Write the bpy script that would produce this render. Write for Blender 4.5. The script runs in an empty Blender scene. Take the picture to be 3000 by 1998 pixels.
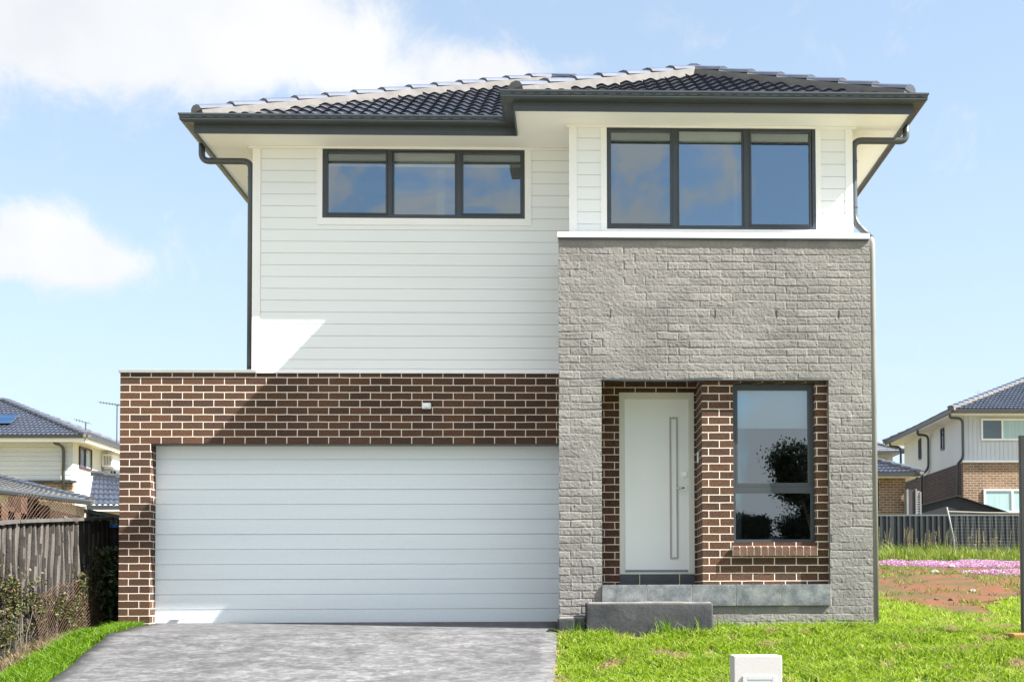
import bpy, bmesh, math, random
import numpy as np
from mathutils import Vector, Matrix

random.seed(7)
rng = np.random.default_rng(11)
S = bpy.context.scene
COL = S.collection

# ------------------------------------------------------------------ helpers
def setp(o, label=None, cat=None, group=None, kind=None):
    if label: o["label"] = label
    if cat: o["category"] = cat
    if group: o["group"] = group
    if kind: o["kind"] = kind
    return o

def empty(name, loc, label, cat, group=None):
    o = bpy.data.objects.new(name, None)
    o.location = loc
    o.empty_display_size = 0.3
    COL.objects.link(o)
    return setp(o, label, cat, group)

def attach(o, parent):
    """parent a world-space mesh without moving it"""
    if parent is not None:
        o.parent = parent
        o.matrix_parent_inverse = Matrix.Translation(-parent.location) if parent.type == 'EMPTY' else Matrix.Identity(4)
    return o

class MB:
    def __init__(s): s.v = []; s.f = []; s.lip = set()
    def add(s, vs, fs):
        b = len(s.v)
        s.v += [tuple(p) for p in vs]
        s.f += [tuple(i + b for i in f) for f in fs]
        return s
    def box(s, x0, x1, y0, y1, z0, z1):
        if x0 > x1: x0, x1 = x1, x0
        if y0 > y1: y0, y1 = y1, y0
        if z0 > z1: z0, z1 = z1, z0
        return s.add([(x0,y0,z0),(x1,y0,z0),(x1,y1,z0),(x0,y1,z0),(x0,y0,z1),(x1,y0,z1),(x1,y1,z1),(x0,y1,z1)],
              [(0,3,2,1),(4,5,6,7),(0,1,5,4),(1,2,6,5),(2,3,7,6),(3,0,4,7)])
    def quad(s, a, b, c, d): return s.add([a,b,c,d], [(0,1,2,3)])
    def frame(s, x0, x1, y0, y1, z0, z1, w, wb=None, wt=None):
        wb = w if wb is None else wb; wt = w if wt is None else wt
        s.box(x0, x0+w, y0, y1, z0, z1); s.box(x1-w, x1, y0, y1, z0, z1)
        s.box(x0+w, x1-w, y0, y1, z1-wt, z1); s.box(x0+w, x1-w, y0, y1, z0, z0+wb)
        return s
    def wall(s, x0, x1, y0, y1, z0, z1, holes):
        """xz wall with rectangular holes, as butted boxes"""
        xs = sorted({x0, x1, *[h[0] for h in holes], *[h[1] for h in holes]})
        xs = [x for x in xs if x0 <= x <= x1]
        for a, b in zip(xs[:-1], xs[1:]):
            hs = sorted([(h[2], h[3]) for h in holes if h[0] < b - 1e-6 and h[1] > a + 1e-6])
            z = z0
            for h0, h1 in hs:
                if h0 > z + 1e-6: s.box(a, b, y0, y1, z, h0)
                z = max(z, h1)
            if z < z1 - 1e-6: s.box(a, b, y0, y1, z, z1)
        return s
    def prism(s, pts, axis, a, b):
        """extrude 2-D polygon along axis ('x': pts=(y,z), 'y': pts=(x,z), 'z': pts=(x,y))"""
        def P(p, t):
            return (t, p[0], p[1]) if axis == 'x' else (p[0], t, p[1]) if axis == 'y' else (p[0], p[1], t)
        n = len(pts)
        return s.add([P(p, a) for p in pts] + [P(p, b) for p in pts],
              [tuple(range(n)), tuple(range(2*n-1, n-1, -1))] + [(i, i+n, (i+1) % n + n, (i+1) % n) for i in range(n)])
    def tube(s, pts, r, n=8, caps=True, radii=None):
        pts = [Vector(p) for p in pts]
        m = len(pts); vs = []; fs = []
        up = Vector((0, 0, 1)); prev = None
        for i, p in enumerate(pts):
            t = (pts[min(i+1, m-1)] - pts[max(i-1, 0)]).normalized()
            if prev is None:
                a = t.cross(up)
                if a.length < 1e-3: a = t.cross(Vector((0, 1, 0)))
                a.normalize()
            else:
                a = prev - t * prev.dot(t)
                if a.length < 1e-5: a = t.cross(up)
                a.normalize()
            prev = a; b = t.cross(a)
            rr = radii[i] if radii else r
            for k in range(n):
                an = 2*math.pi*(k + .5)/n
                vs.append(p + (a*math.cos(an) + b*math.sin(an))*rr)
        for i in range(m-1):
            for k in range(n):
                fs.append((i*n+k, i*n+(k+1) % n, (i+1)*n+(k+1) % n, (i+1)*n+k))
        if caps:
            fs.append(tuple(reversed(range(n)))); fs.append(tuple(range((m-1)*n, m*n)))
        return s.add(vs, fs)
    def sweep(s, prof, path):
        """profile (outward, z) swept along an open plan path; outward = right-hand side of travel"""
        path = [Vector(p) for p in path]; m = len(path); n = len(prof); vs = []; fs = []
        nr = []
        for a, b in zip(path[:-1], path[1:]):
            d = (b - a).normalized(); nr.append(Vector((d.y, -d.x)))
        for i, p in enumerate(path):
            if i == 0: q = nr[0]
            elif i == m-1: q = nr[-1]
            else:
                q = (nr[i-1] + nr[i]); q /= (q.dot(nr[i]))
            for o, z in prof:
                vs.append((p.x + q.x*o, p.y + q.y*o, z))
        for i in range(m-1):
            for k in range(n):
                fs.append((i*n+k, (i+1)*n+k, (i+1)*n+(k+1) % n, i*n+(k+1) % n))
        fs.append(tuple(range(n))); fs.append(tuple(reversed(range((m-1)*n, m*n))))
        return s.add(vs, fs)
    def build(s, name, mat, parent=None, label=None, smooth=False, bevel=0, fix=True, second=None):
        me = bpy.data.meshes.new(name)
        me.from_pydata(s.v, [], s.f)
        if fix:
            bm = bmesh.new(); bm.from_mesh(me)
            bmesh.ops.recalc_face_normals(bm, faces=bm.faces)
            bm.to_mesh(me); bm.free()
        if smooth:
            me.polygons.foreach_set('use_smooth', [True]*len(me.polygons))
        me.materials.append(mat)
        if second:
            me.materials.append(second[1])
            me.polygons.foreach_set('material_index', [1 if i >= second[0] else 0 for i in range(len(me.polygons))])
        if s.lip:
            me.materials.append(M['tile_nose_shade'])
            me.polygons.foreach_set('material_index', [1 if i in s.lip else 0 for i in range(len(me.polygons))])
        o = bpy.data.objects.new(name, me); COL.objects.link(o)
        if bevel:
            md = o.modifiers.new('bevel', 'BEVEL'); md.width = bevel; md.segments = 2; md.limit_method = 'ANGLE'
        attach(o, parent)
        if label: o["label"] = label
        return o

def np_mesh(name, V, F, mat, parent=None, smooth=False, label=None):
    """F: int array (n,3) or (n,4)"""
    me = bpy.data.meshes.new(name)
    V = np.asarray(V, np.float32); F = np.asarray(F, np.int32)
    me.vertices.add(len(V)); me.vertices.foreach_set('co', V.ravel())
    k = F.shape[1]
    me.loops.add(F.size); me.loops.foreach_set('vertex_index', F.ravel())
    me.polygons.add(len(F))
    me.polygons.foreach_set('loop_start', np.arange(0, F.size, k, dtype=np.int32))
    me.polygons.foreach_set('loop_total', np.full(len(F), k, np.int32))
    if smooth: me.polygons.foreach_set('use_smooth', np.ones(len(F), bool))
    me.update(calc_edges=True); me.validate()
    me.materials.append(mat)
    o = bpy.data.objects.new(name, me); COL.objects.link(o)
    attach(o, parent)
    if label: o["label"] = label
    return o

def vnoise(x, y, seed=0):
    """smooth value noise on arrays, about -1..1"""
    r = np.random.default_rng(seed).random((256, 256))*2 - 1
    xi = np.floor(x).astype(int); yi = np.floor(y).astype(int)
    fx = x - xi; fy = y - yi
    fx = fx*fx*(3-2*fx); fy = fy*fy*(3-2*fy)
    a = r[xi % 256, yi % 256]; b = r[(xi+1) % 256, yi % 256]
    c = r[xi % 256, (yi+1) % 256]; d = r[(xi+1) % 256, (yi+1) % 256]
    return (a*(1-fx)+b*fx)*(1-fy) + (c*(1-fx)+d*fx)*fy
def fbm(x, y, seed=0, oct=3):
    t = 0; a = 1; s = 0
    for o in range(oct):
        t = t + a*vnoise(x*2**o, y*2**o, seed+o); s += a; a *= .5
    return t/s

# ------------------------------------------------------------------ materials
def newmat(name):
    m = bpy.data.materials.new(name); m.use_nodes = True
    nt = m.node_tree; b = nt.nodes['Principled BSDF']
    return m, nt, b
def N(nt, t, **kw):
    n = nt.nodes.new(t)
    for k, v in kw.items():
        if hasattr(n, k) and k not in ('Scale', 'Color'):
            setattr(n, k, v)
        else: n.inputs[k].default_value = v
    return n
def L(nt, a, b): nt.links.new(a, b)
def rgba(c): return (c[0], c[1], c[2], 1)

def surf(name, c1, c2=None, scale=3.0, rough=.6, bump=0, bscale=60, spec=.4, metal=0, stretch=(1,1,1), detail=6, contrast=(.35,.65), fine=0):
    m, nt, b = newmat(name)
    c2 = c2 or tuple(x*.85 for x in c1)
    tc = N(nt, 'ShaderNodeTexCoord')
    mp = N(nt, 'ShaderNodeMapping'); mp.inputs['Scale'].default_value = stretch
    L(nt, tc.outputs['Object'], mp.inputs['Vector'])
    n1 = N(nt, 'ShaderNodeTexNoise'); n1.inputs['Scale'].default_value = scale; n1.inputs['Detail'].default_value = detail
    L(nt, mp.outputs[0], n1.inputs['Vector'])
    mr = N(nt, 'ShaderNodeMapRange'); mr.inputs[1].default_value = contrast[0]; mr.inputs[2].default_value = contrast[1]
    L(nt, n1.outputs[0], mr.inputs[0])
    mx = N(nt, 'ShaderNodeMix', data_type='RGBA'); mx.inputs[6].default_value = rgba(c1); mx.inputs[7].default_value = rgba(c2)
    L(nt, mr.outputs[0], mx.inputs[0])
    out = mx.outputs[2]
    if fine:
        n3 = N(nt, 'ShaderNodeTexNoise'); n3.inputs['Scale'].default_value = 90; n3.inputs['Detail'].default_value = 3
        L(nt, tc.outputs['Object'], n3.inputs['Vector'])
        m3 = N(nt, 'ShaderNodeMapRange'); m3.inputs[1].default_value = .3; m3.inputs[2].default_value = .7
        m3.inputs[3].default_value = 1-fine; m3.inputs[4].default_value = 1+fine
        L(nt, n3.outputs[0], m3.inputs[0])
        vm = N(nt, 'ShaderNodeVectorMath', operation='SCALE'); L(nt, out, vm.inputs[0]); L(nt, m3.outputs[0], vm.inputs['Scale'])
        out = vm.outputs[0]
    L(nt, out, b.inputs['Base Color'])
    b.inputs['Roughness'].default_value = rough; b.inputs['Specular IOR Level'].default_value = spec; b.inputs['Metallic'].default_value = metal
    if bump:
        n2 = N(nt, 'ShaderNodeTexNoise'); n2.inputs['Scale'].default_value = bscale; n2.inputs['Detail'].default_value = 5
        L(nt, mp.outputs[0], n2.inputs['Vector'])
        bp = N(nt, 'ShaderNodeBump'); bp.inputs['Strength'].default_value = bump; bp.inputs['Distance'].default_value = .01
        L(nt, n2.outputs[0], bp.inputs['Height']); L(nt, bp.outputs[0], b.inputs['Normal'])
    return m

def brickmat(name, ca, cb, mortar, x0=0, z0=0, bw=.24, bh=.086, ms=.0050, rough=.85, along='xy'):
    m, nt, b = newmat(name)
    tc = N(nt, 'ShaderNodeTexCoord'); sp = N(nt, 'ShaderNodeSeparateXYZ'); L(nt, tc.outputs['Object'], sp.inputs[0])
    ad = N(nt, 'ShaderNodeMath', operation='ADD'); L(nt, sp.outputs[0], ad.inputs[0]); L(nt, sp.outputs[1], ad.inputs[1])
    ax = N(nt, 'ShaderNodeMath', operation='SUBTRACT'); L(nt, ad.outputs[0], ax.inputs[0]); ax.inputs[1].default_value = x0 - 24
    az = N(nt, 'ShaderNodeMath', operation='SUBTRACT'); L(nt, sp.outputs[2], az.inputs[0]); az.inputs[1].default_value = z0 - .086*40
    # slight waviness of the joints
    cm = N(nt, 'ShaderNodeCombineXYZ'); L(nt, ax.outputs[0], cm.inputs[0]); L(nt, az.outputs[0], cm.inputs[1])
    nw = N(nt, 'ShaderNodeTexNoise'); nw.inputs['Scale'].default_value = 9; L(nt, tc.outputs['Object'], nw.inputs['Vector'])
    sc = N(nt, 'ShaderNodeVectorMath', operation='SCALE'); sc.inputs['Scale'].default_value = .006; L(nt, nw.outputs['Color'], sc.inputs[0])
    av = N(nt, 'ShaderNodeVectorMath', operation='ADD'); L(nt, cm.outputs[0], av.inputs[0]); L(nt, sc.outputs[0], av.inputs[1])
    br = N(nt, 'ShaderNodeTexBrick'); br.offset = .5; br.offset_frequency = 2
    br.inputs['Scale'].default_value = 1; br.inputs['Brick Width'].default_value = bw; br.inputs['Row Height'].default_value = bh
    br.inputs['Mortar Size'].default_value = ms; br.inputs['Mortar Smooth'].default_value = .15
    br.inputs['Color1'].default_value = rgba(ca); br.inputs['Color2'].default_value = rgba(cb); br.inputs['Mortar'].default_value = rgba(mortar)
    br.inputs['Bias'].default_value = 0
    L(nt, av.outputs[0], br.inputs['Vector'])
    n2 = N(nt, 'ShaderNodeTexNoise'); n2.inputs['Scale'].default_value = 70; n2.inputs['Detail'].default_value = 4; L(nt, tc.outputs['Object'], n2.inputs['Vector'])
    mr = N(nt, 'ShaderNodeMapRange'); mr.inputs[1].default_value = .3; mr.inputs[2].default_value = .7; mr.inputs[3].default_value = .55; mr.inputs[4].default_value = 1.55
    L(nt, n2.outputs[0], mr.inputs[0])
    n4 = N(nt, 'ShaderNodeTexNoise'); n4.inputs['Scale'].default_value = 1.3; n4.inputs['Detail'].default_value = 5; L(nt, tc.outputs['Object'], n4.inputs['Vector'])
    m4 = N(nt, 'ShaderNodeMapRange'); m4.inputs[1].default_value = .35; m4.inputs[2].default_value = .7; m4.inputs[3].default_value = .85; m4.inputs[4].default_value = 1.18
    L(nt, n4.outputs[0], m4.inputs[0])
    mm = N(nt, 'ShaderNodeMath', operation='MULTIPLY'); L(nt, mr.outputs[0], mm.inputs[0]); L(nt, m4.outputs[0], mm.inputs[1])
    vs = N(nt, 'ShaderNodeVectorMath', operation='SCALE'); L(nt, br.outputs['Color'], vs.inputs[0]); L(nt, mm.outputs[0], vs.inputs['Scale'])
    mx = N(nt, 'ShaderNodeMix', data_type='RGBA'); L(nt, br.outputs['Fac'], mx.inputs[0]); L(nt, vs.outputs[0], mx.inputs[6]); L(nt, br.outputs['Color'], mx.inputs[7])
    L(nt, mx.outputs[2], b.inputs['Base Color'])
    b.inputs['Roughness'].default_value = rough; b.inputs['Specular IOR Level'].default_value = .25
    iv = N(nt, 'ShaderNodeMath', operation='SUBTRACT'); iv.inputs[0].default_value = 1; L(nt, br.outputs['Fac'], iv.inputs[1])
    a2 = N(nt, 'ShaderNodeMath', operation='MULTIPLY_ADD'); L(nt, n2.outputs[0], a2.inputs[0]); a2.inputs[1].default_value = .35; L(nt, iv.outputs[0], a2.inputs[2])
    bp = N(nt, 'ShaderNodeBump'); bp.inputs['Strength'].default_value = .45; bp.inputs['Distance'].default_value = .004
    L(nt, a2.outputs[0], bp.inputs['Height']); L(nt, bp.outputs[0], b.inputs['Normal'])
    return m

def glassmat(name, tint, refl=.35, rough=.0):
    m, nt, b = newmat(name); nt.nodes.remove(b)
    out = nt.nodes['Material Output']
    g = N(nt, 'ShaderNodeBsdfGlossy'); g.inputs['Roughness'].default_value = rough; g.inputs['Color'].default_value = (.80, .92, 1, 1)
    tc = N(nt, 'ShaderNodeTexCoord'); nz = N(nt, 'ShaderNodeTexNoise'); nz.inputs['Scale'].default_value = .9; nz.inputs['Detail'].default_value = 1
    L(nt, tc.outputs['Object'], nz.inputs['Vector'])
    bp = N(nt, 'ShaderNodeBump'); bp.inputs['Strength'].default_value = .06; bp.inputs['Distance'].default_value = .05
    L(nt, nz.outputs[0], bp.inputs['Height']); L(nt, bp.outputs[0], g.inputs['Normal'])
    t = N(nt, 'ShaderNodeBsdfTransparent'); t.inputs['Color'].default_value = rgba(tint)
    f = N(nt, 'ShaderNodeFresnel'); f.inputs['IOR'].default_value = 1.5
    ad = N(nt, 'ShaderNodeMath', operation='ADD'); L(nt, f.outputs[0], ad.inputs[0]); ad.inputs[1].default_value = refl; ad.use_clamp = True
    mx = N(nt, 'ShaderNodeMixShader'); L(nt, ad.outputs[0], mx.inputs[0]); L(nt, t.outputs[0], mx.inputs[1]); L(nt, g.outputs[0], mx.inputs[2])
    L(nt, mx.outputs[0], out.inputs['Surface'])
    return m

def leafmat(name, cols, rough=.55, trans=.35, patch=1.2, dry=None, dryrange=(.55,.75)):
    m, nt, b = newmat(name)
    out = nt.nodes['Material Output']
    ge = N(nt, 'ShaderNodeNewGeometry'); cr = N(nt, 'ShaderNodeValToRGB')
    el = cr.color_ramp.elements
    while len(el) < len(cols): el.new(.5)
    for i, c in enumerate(cols):
        el[i].position = i/(len(cols)-1); el[i].color = rgba(c)
    L(nt, ge.outputs['Random Per Island'], cr.inputs[0])
    col = cr.outputs[0]
    if dry:
        tc = N(nt, 'ShaderNodeTexCoord'); nz = N(nt, 'ShaderNodeTexNoise'); nz.inputs['Scale'].default_value = patch; nz.inputs['Detail'].default_value = 5
        L(nt, tc.outputs['Object'], nz.inputs['Vector'])
        mr = N(nt, 'ShaderNodeMapRange'); mr.inputs[1].default_value = dryrange[0]; mr.inputs[2].default_value = dryrange[1]; L(nt, nz.outputs[0], mr.inputs[0])
        mx = N(nt, 'ShaderNodeMix', data_type='RGBA'); L(nt, mr.outputs[0], mx.inputs[0]); L(nt, col, mx.inputs[6]); mx.inputs[7].default_value = rgba(dry)
        col = mx.outputs[2]
    L(nt, col, b.inputs['Base Color']); b.inputs['Roughness'].default_value = rough; b.inputs['Specular IOR Level'].default_value = .35
    tr = N(nt, 'ShaderNodeBsdfTranslucent'); L(nt, col, tr.inputs['Color'])
    ms = N(nt, 'ShaderNodeMixShader'); ms.inputs[0].default_value = trans
    L(nt, b.outputs[0], ms.inputs[1]); L(nt, tr.outputs[0], ms.inputs[2]); L(nt, ms.outputs[0], out.inputs['Surface'])
    return m

M = {}
BR_A, BR_B, MORT = (.088,.045,.026), (.052,.029,.021), (.68,.60,.50)
M['brick'] = brickmat('brown_brick', BR_A, BR_B, MORT, x0=-5.1601+.115, z0=1.8278-.005)
M['brick_entry'] = brickmat('brown_brick_entry', BR_A, BR_B, MORT, x0=1.4786-.889-.115+.07, z0=.167+.045)
M['siding'] = surf('painted_weatherboard', (.735,.76,.765), (.70,.728,.735), scale=1.5, rough=.55, bump=.05, bscale=30, stretch=(.2,1,1))
M['trim'] = surf('white_trim', (.79,.795,.785), (.755,.76,.75), scale=2, rough=.5)
M['soffit'] = surf('soffit_board', (.87,.86,.83), (.85,.84,.81), scale=.8, rough=.7)
M['bagged'] = surf('bagged_grey_render', (.200,.193,.182), (.168,.163,.154), scale=2.6, rough=.9, bump=.35, bscale=55, spec=.15, fine=.16)
def bagged_face():
    m = M['bagged'].copy(); m.name = 'bagged_brick_face'; nt = m.node_tree; b = nt.nodes['Principled BSDF']
    src = b.inputs['Base Color'].links[0].from_socket
    a = N(nt, 'ShaderNodeAttribute', attribute_name='tone'); v = N(nt, 'ShaderNodeVectorMath', operation='SCALE')
    L(nt, src, v.inputs[0]); L(nt, a.outputs['Fac'], v.inputs['Scale']); L(nt, v.outputs[0], b.inputs['Base Color'])
    return m
M['bagged_face'] = bagged_face()
M['door_white'] = surf('garage_door_paint', (.72,.77,.79), (.69,.74,.765), scale=2, rough=.5, bump=.22, bscale=30, stretch=(.10,1,3), fine=.03)
M['front_door'] = surf('front_door_paint', (.75,.785,.785), (.73,.765,.765), scale=2, rough=.45)
M['dark_metal'] = surf('dark_grey_colour_coated_metal', (.052,.062,.070), (.046,.055,.062), scale=3, rough=.38, spec=.5)
M['frame'] = surf('dark_window_frame', (.040,.048,.055), (.034,.041,.048), scale=3, rough=.35, spec=.5)
M['pipe'] = surf('painted_downpipe', (.060,.070,.076), (.05,.06,.066), scale=3, rough=.35, spec=.5)
M['coping_metal'] = surf('light_grey_coping', (.30,.32,.31), (.27,.29,.29), scale=3, rough=.4)
M['white_metal'] = surf('white_flashing', (.82,.83,.84), (.78,.8,.81), scale=3, rough=.4)
M['tile'] = surf('charcoal_roof_tile', (.046,.052,.072), (.032,.037,.052), scale=5, rough=.14, bump=.03, bscale=50, spec=1.0, fine=.15)
M['tile_nose_shade'] = surf('tile_nose_shade', (.018,.021,.030), (.013,.015,.022), scale=5, rough=.7, spec=.15)  # tile lips coloured darker than the tile to imitate their shade
M['cap_sky_sheen'] = surf('ridge_cap_sky_sheen', (.085,.098,.135), (.062,.072,.10), scale=4, rough=.28, spec=.7, fine=.12)  # caps lighter and bluer than the tile, painting in reflected sky
M['bedding'] = surf('mortar_bedding', (.150,.143,.138), (.112,.108,.105), scale=5, rough=.9, bump=.3, bscale=40)
M['chrome'] = surf('brushed_steel', (.62,.62,.62), (.55,.55,.55), rough=.25, metal=1)
M['slate'] = surf('grey_slate_tile', (.185,.20,.20), (.085,.098,.108), scale=7, rough=.5, bump=.15, bscale=20, contrast=(.35,.62), fine=.25)
M['slate_dark'] = surf('dark_slate_tile', (.055,.065,.075), (.04,.05,.06), scale=6, rough=.4)
M['grout'] = surf('tile_grout', (.62,.55,.46), rough=.9)
M['step'] = surf('dark_painted_concrete', (.050,.052,.057), (.026,.028,.033), scale=3, rough=.85, bump=.4, bscale=22, fine=.25)
M['step_top'] = surf('worn_concrete_top', (.17,.16,.15), (.11,.105,.10), scale=6, rough=.9, bump=.3, bscale=30)
M['glass'] = glassmat('window_glass', (.84,.88,.90), .27)
M['screen'] = glassmat('screened_window_glass', (.56,.60,.63), .25)
M['porch_glass'] = glassmat('porch_window_glass', (.60,.69,.75), .20)
M['blind'] = surf('roller_blind', (.62,.62,.55), (.58,.58,.52), scale=1, rough=.8, stretch=(1,1,6))
M['porch_blind'] = surf('sheer_blind', (.72,.78,.80), (.68,.74,.77), scale=1, rough=.8)  # pale blue-white blind for the porch window
M['room'] = surf('room_plaster', (.40,.405,.41), (.37,.375,.38), scale=.6, rough=.85)
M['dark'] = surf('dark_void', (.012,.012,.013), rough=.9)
M['plastic_white'] = surf('white_plastic', (.78,.80,.82), (.75,.77,.79), rough=.35)
M['letterbox'] = surf('white_painted_pillar', (.40,.39,.395), (.375,.368,.373), scale=2, rough=.6, bump=.08, bscale=60)
M['letter_metal'] = surf('silver_letter_slot', (.48,.50,.52), (.43,.45,.48), rough=.35, metal=.3)
M['concrete'] = None  # driveway, below
M['soil'] = surf('red_brown_soil', (.125,.056,.032), (.078,.060,.028), scale=1.1, rough=.95, bump=1.0, bscale=7, spec=.1, contrast=(.42,.56), fine=.45, detail=10)
M['ground'] = surf('soil_under_grass', (.15,.145,.045), (.34,.235,.15), scale=1.6, rough=.95, bump=.5, bscale=14, spec=.1, contrast=(.45,.7), fine=.25)
M['fence_timber'] = surf('weathered_grey_timber', (.092,.083,.074), (.030,.026,.022), scale=6, rough=.95, bump=1.0, bscale=30, stretch=(3,3,.7), contrast=(.35,.72), fine=.25)
M['bark_gap_shade'] = surf('dark_bark_gap_shade', (.022,.018,.015), (.010,.009,.008), scale=12, rough=.95, bump=1.0, bscale=40)  # dark bark tone on slab edges, painted for the shade in the gaps
M['rail_timber'] = surf('grey_rail', (.085,.082,.076), (.05,.048,.045), scale=5, rough=.85)
M['rust_wire'] = surf('rusty_wire', (.15,.09,.062), (.09,.055,.04), rough=.8, scale=9)
M['cb_fence'] = surf('dark_steel_sheet', (.030,.037,.042), (.026,.032,.037), rough=.4, spec=.5)
M['cb_teal'] = surf('grey_green_steel_sheet', (.10,.16,.16), (.085,.14,.14), rough=.45)
M['weather_white'] = surf('pale_cladding', (.52,.56,.60), (.49,.53,.57), scale=1, rough=.6)
M['render_white'] = surf('white_render', (.62,.62,.60), (.58,.58,.565), scale=1, rough=.7)
M['brick_tan'] = brickmat('tan_brick', (.22,.14,.085), (.16,.10,.065), (.42,.36,.28), bw=.24, bh=.086, ms=.008)
M['brick_dark'] = brickmat('dark_brick', (.07,.045,.042), (.045,.03,.03), (.2,.17,.16), bw=.24, bh=.086, ms=.008)
M['curtain'] = surf('window_with_pale_curtain', (.36,.50,.50), (.30,.44,.45), scale=2, rough=.12, spec=.8, stretch=(6,6,.2))
M['win_dark'] = surf('dark_window_pane', (.06,.085,.10), (.04,.06,.075), scale=1.5, rough=.06, spec=.9)
M['solar'] = surf('solar_cell_blue', (.010,.045,.12), (.008,.035,.09), rough=.4, spec=.25)
M['aerial'] = surf('dull_aerial_metal', (.07,.085,.095), (.05,.06,.07), rough=.5)
M['alu'] = surf('galvanised_metal', (.50,.52,.53), (.42,.44,.45), rough=.4, metal=.5)
M['black_sheet'] = surf('black_roof_sheet', (.018,.020,.023), rough=.6)
M['grey_box'] = surf('pale_grey_enamel', (.24,.245,.245), rough=.4)
M['yellow'] = surf('yellow_plastic_block', (.24,.13,.02), (.19,.10,.018), rough=.6, fine=.1)
M['blue_plastic'] = surf('blue_plastic', (.03,.14,.30), rough=.4)
M['pink'] = leafmat('pink_petals', [(.36,.15,.30),(.46,.28,.41),(.43,.23,.37),(.50,.39,.47)], trans=.3)
M['lawn'] = leafmat('lawn_blades', [(.040,.105,.005),(.110,.210,.006),(.205,.335,.008),(.300,.41,.015),(.40,.42,.13)], trans=.48, patch=2.3, dry=(.34,.25,.14), dryrange=(.58,.70))
M['strip'] = leafmat('strip_grass', [(.055,.135,.005),(.11,.225,.006),(.18,.295,.01)], trans=.42)
M['straw'] = leafmat('dry_straw', [(.17,.13,.075),(.13,.095,.05),(.22,.175,.11),(.10,.085,.035)], trans=.25)
M['weed'] = leafmat('tall_weed', [(.06,.12,.008),(.12,.20,.012),(.19,.25,.022),(.22,.20,.07)], trans=.4)
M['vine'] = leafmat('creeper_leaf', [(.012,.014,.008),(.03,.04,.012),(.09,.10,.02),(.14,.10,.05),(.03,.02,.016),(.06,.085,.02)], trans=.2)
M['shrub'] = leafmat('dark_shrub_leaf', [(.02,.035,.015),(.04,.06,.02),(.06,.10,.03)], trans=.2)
M['gum'] = leafmat('gum_leaf', [(.012,.018,.009),(.02,.028,.012),(.03,.036,.018)], trans=.15)
M['bark'] = surf('bark', (.16,.13,.10), (.09,.07,.055), scale=6, rough=.9, bump=.5, bscale=30)
M['rock'] = surf('pale_rubble', (.26,.24,.22), (.20,.17,.15), scale=9, rough=.9, bump=.4, bscale=30)
M['red_rock'] = surf('broken_red_brick', (.14,.055,.036), (.10,.042,.028), scale=9, rough=.9, bump=.4, bscale=30)

def driveway_mat():
    m, nt, b = newmat('swirled_grey_concrete')
    tc = N(nt, 'ShaderNodeTexCoord')
    def noise(scale, st, det=7, rot=0, dist=0):
        mp = N(nt, 'ShaderNodeMapping'); mp.inputs['Scale'].default_value = st; mp.inputs['Rotation'].default_value = (0, 0, rot)
        L(nt, tc.outputs['Object'], mp.inputs['Vector'])
        n = N(nt, 'ShaderNodeTexNoise'); n.inputs['Scale'].default_value = scale; n.inputs['Detail'].default_value = det; n.inputs['Roughness'].default_value = .62
        n.inputs['Distortion'].default_value = dist
        L(nt, mp.outputs[0], n.inputs['Vector']); return n.outputs[0]
    a = noise(1.0, (1.3, 2.5, 1), 9, .22, 1.4); c = noise(1.0, (11, 17, 1), 9, .4, .6); d = noise(.55, (1, 1, 1), 2)
    mr = N(nt, 'ShaderNodeMapRange'); mr.inputs[1].default_value = .43; mr.inputs[2].default_value = .60; L(nt, a, mr.inputs[0])
    mx = N(nt, 'ShaderNodeMix', data_type='RGBA'); mx.inputs[6].default_value = (.076,.0765,.080,1); mx.inputs[7].default_value = (.116,.1165,.122,1); L(nt, mr.outputs[0], mx.inputs[0])
    m2 = N(nt, 'ShaderNodeMapRange'); m2.inputs[1].default_value = .44; m2.inputs[2].default_value = .62; m2.inputs[3].default_value = .78; m2.inputs[4].default_value = 1.32; L(nt, c, m2.inputs[0])
    m3 = N(nt, 'ShaderNodeMapRange'); m3.inputs[1].default_value = .3; m3.inputs[2].default_value = .7; m3.inputs[3].default_value = .85; m3.inputs[4].default_value = 1.12; L(nt, d, m3.inputs[0])
    mm = N(nt, 'ShaderNodeMath', operation='MULTIPLY'); L(nt, m2.outputs[0], mm.inputs[0]); L(nt, m3.outputs[0], mm.inputs[1])
    vs = N(nt, 'ShaderNodeVectorMath', operation='SCALE'); L(nt, mx.outputs[2], vs.inputs[0]); L(nt, mm.outputs[0], vs.inputs['Scale'])
    L(nt, vs.outputs[0], b.inputs['Base Color']); b.inputs['Roughness'].default_value = .75; b.inputs['Specular IOR Level'].default_value = .25
    bp = N(nt, 'ShaderNodeBump'); bp.inputs['Strength'].default_value = .35; bp.inputs['Distance'].default_value = .006; L(nt, c, bp.inputs['Height']); L(nt, bp.outputs[0], b.inputs['Normal'])
    return m
M['concrete'] = driveway_mat()

# ------------------------------------------------------------------ terrain
def smooth01(t): t = np.clip(t, 0, 1); return t*t*(3-2*t)
def H(x, y):
    x = np.asarray(x, float); y = np.asarray(y, float)
    front = -.05*np.clip(-y-.3, 0, 1.2) - .20*np.clip(-y-1.5, 0, 6) - .13*smooth01((-4.95-x)/.6)*smooth01((1.6-y)/1.0)*smooth01((x+9)/2)
    k = .030 + .034*smooth01((x+6)/9.5)
    back = k*np.clip(y+.3, 0, 52)
    mound = .16*np.exp(-((x-7.2)/2.6)**2 - ((y-7.5)/4.0)**2)
    return -.3 + front + back + mound

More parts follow.
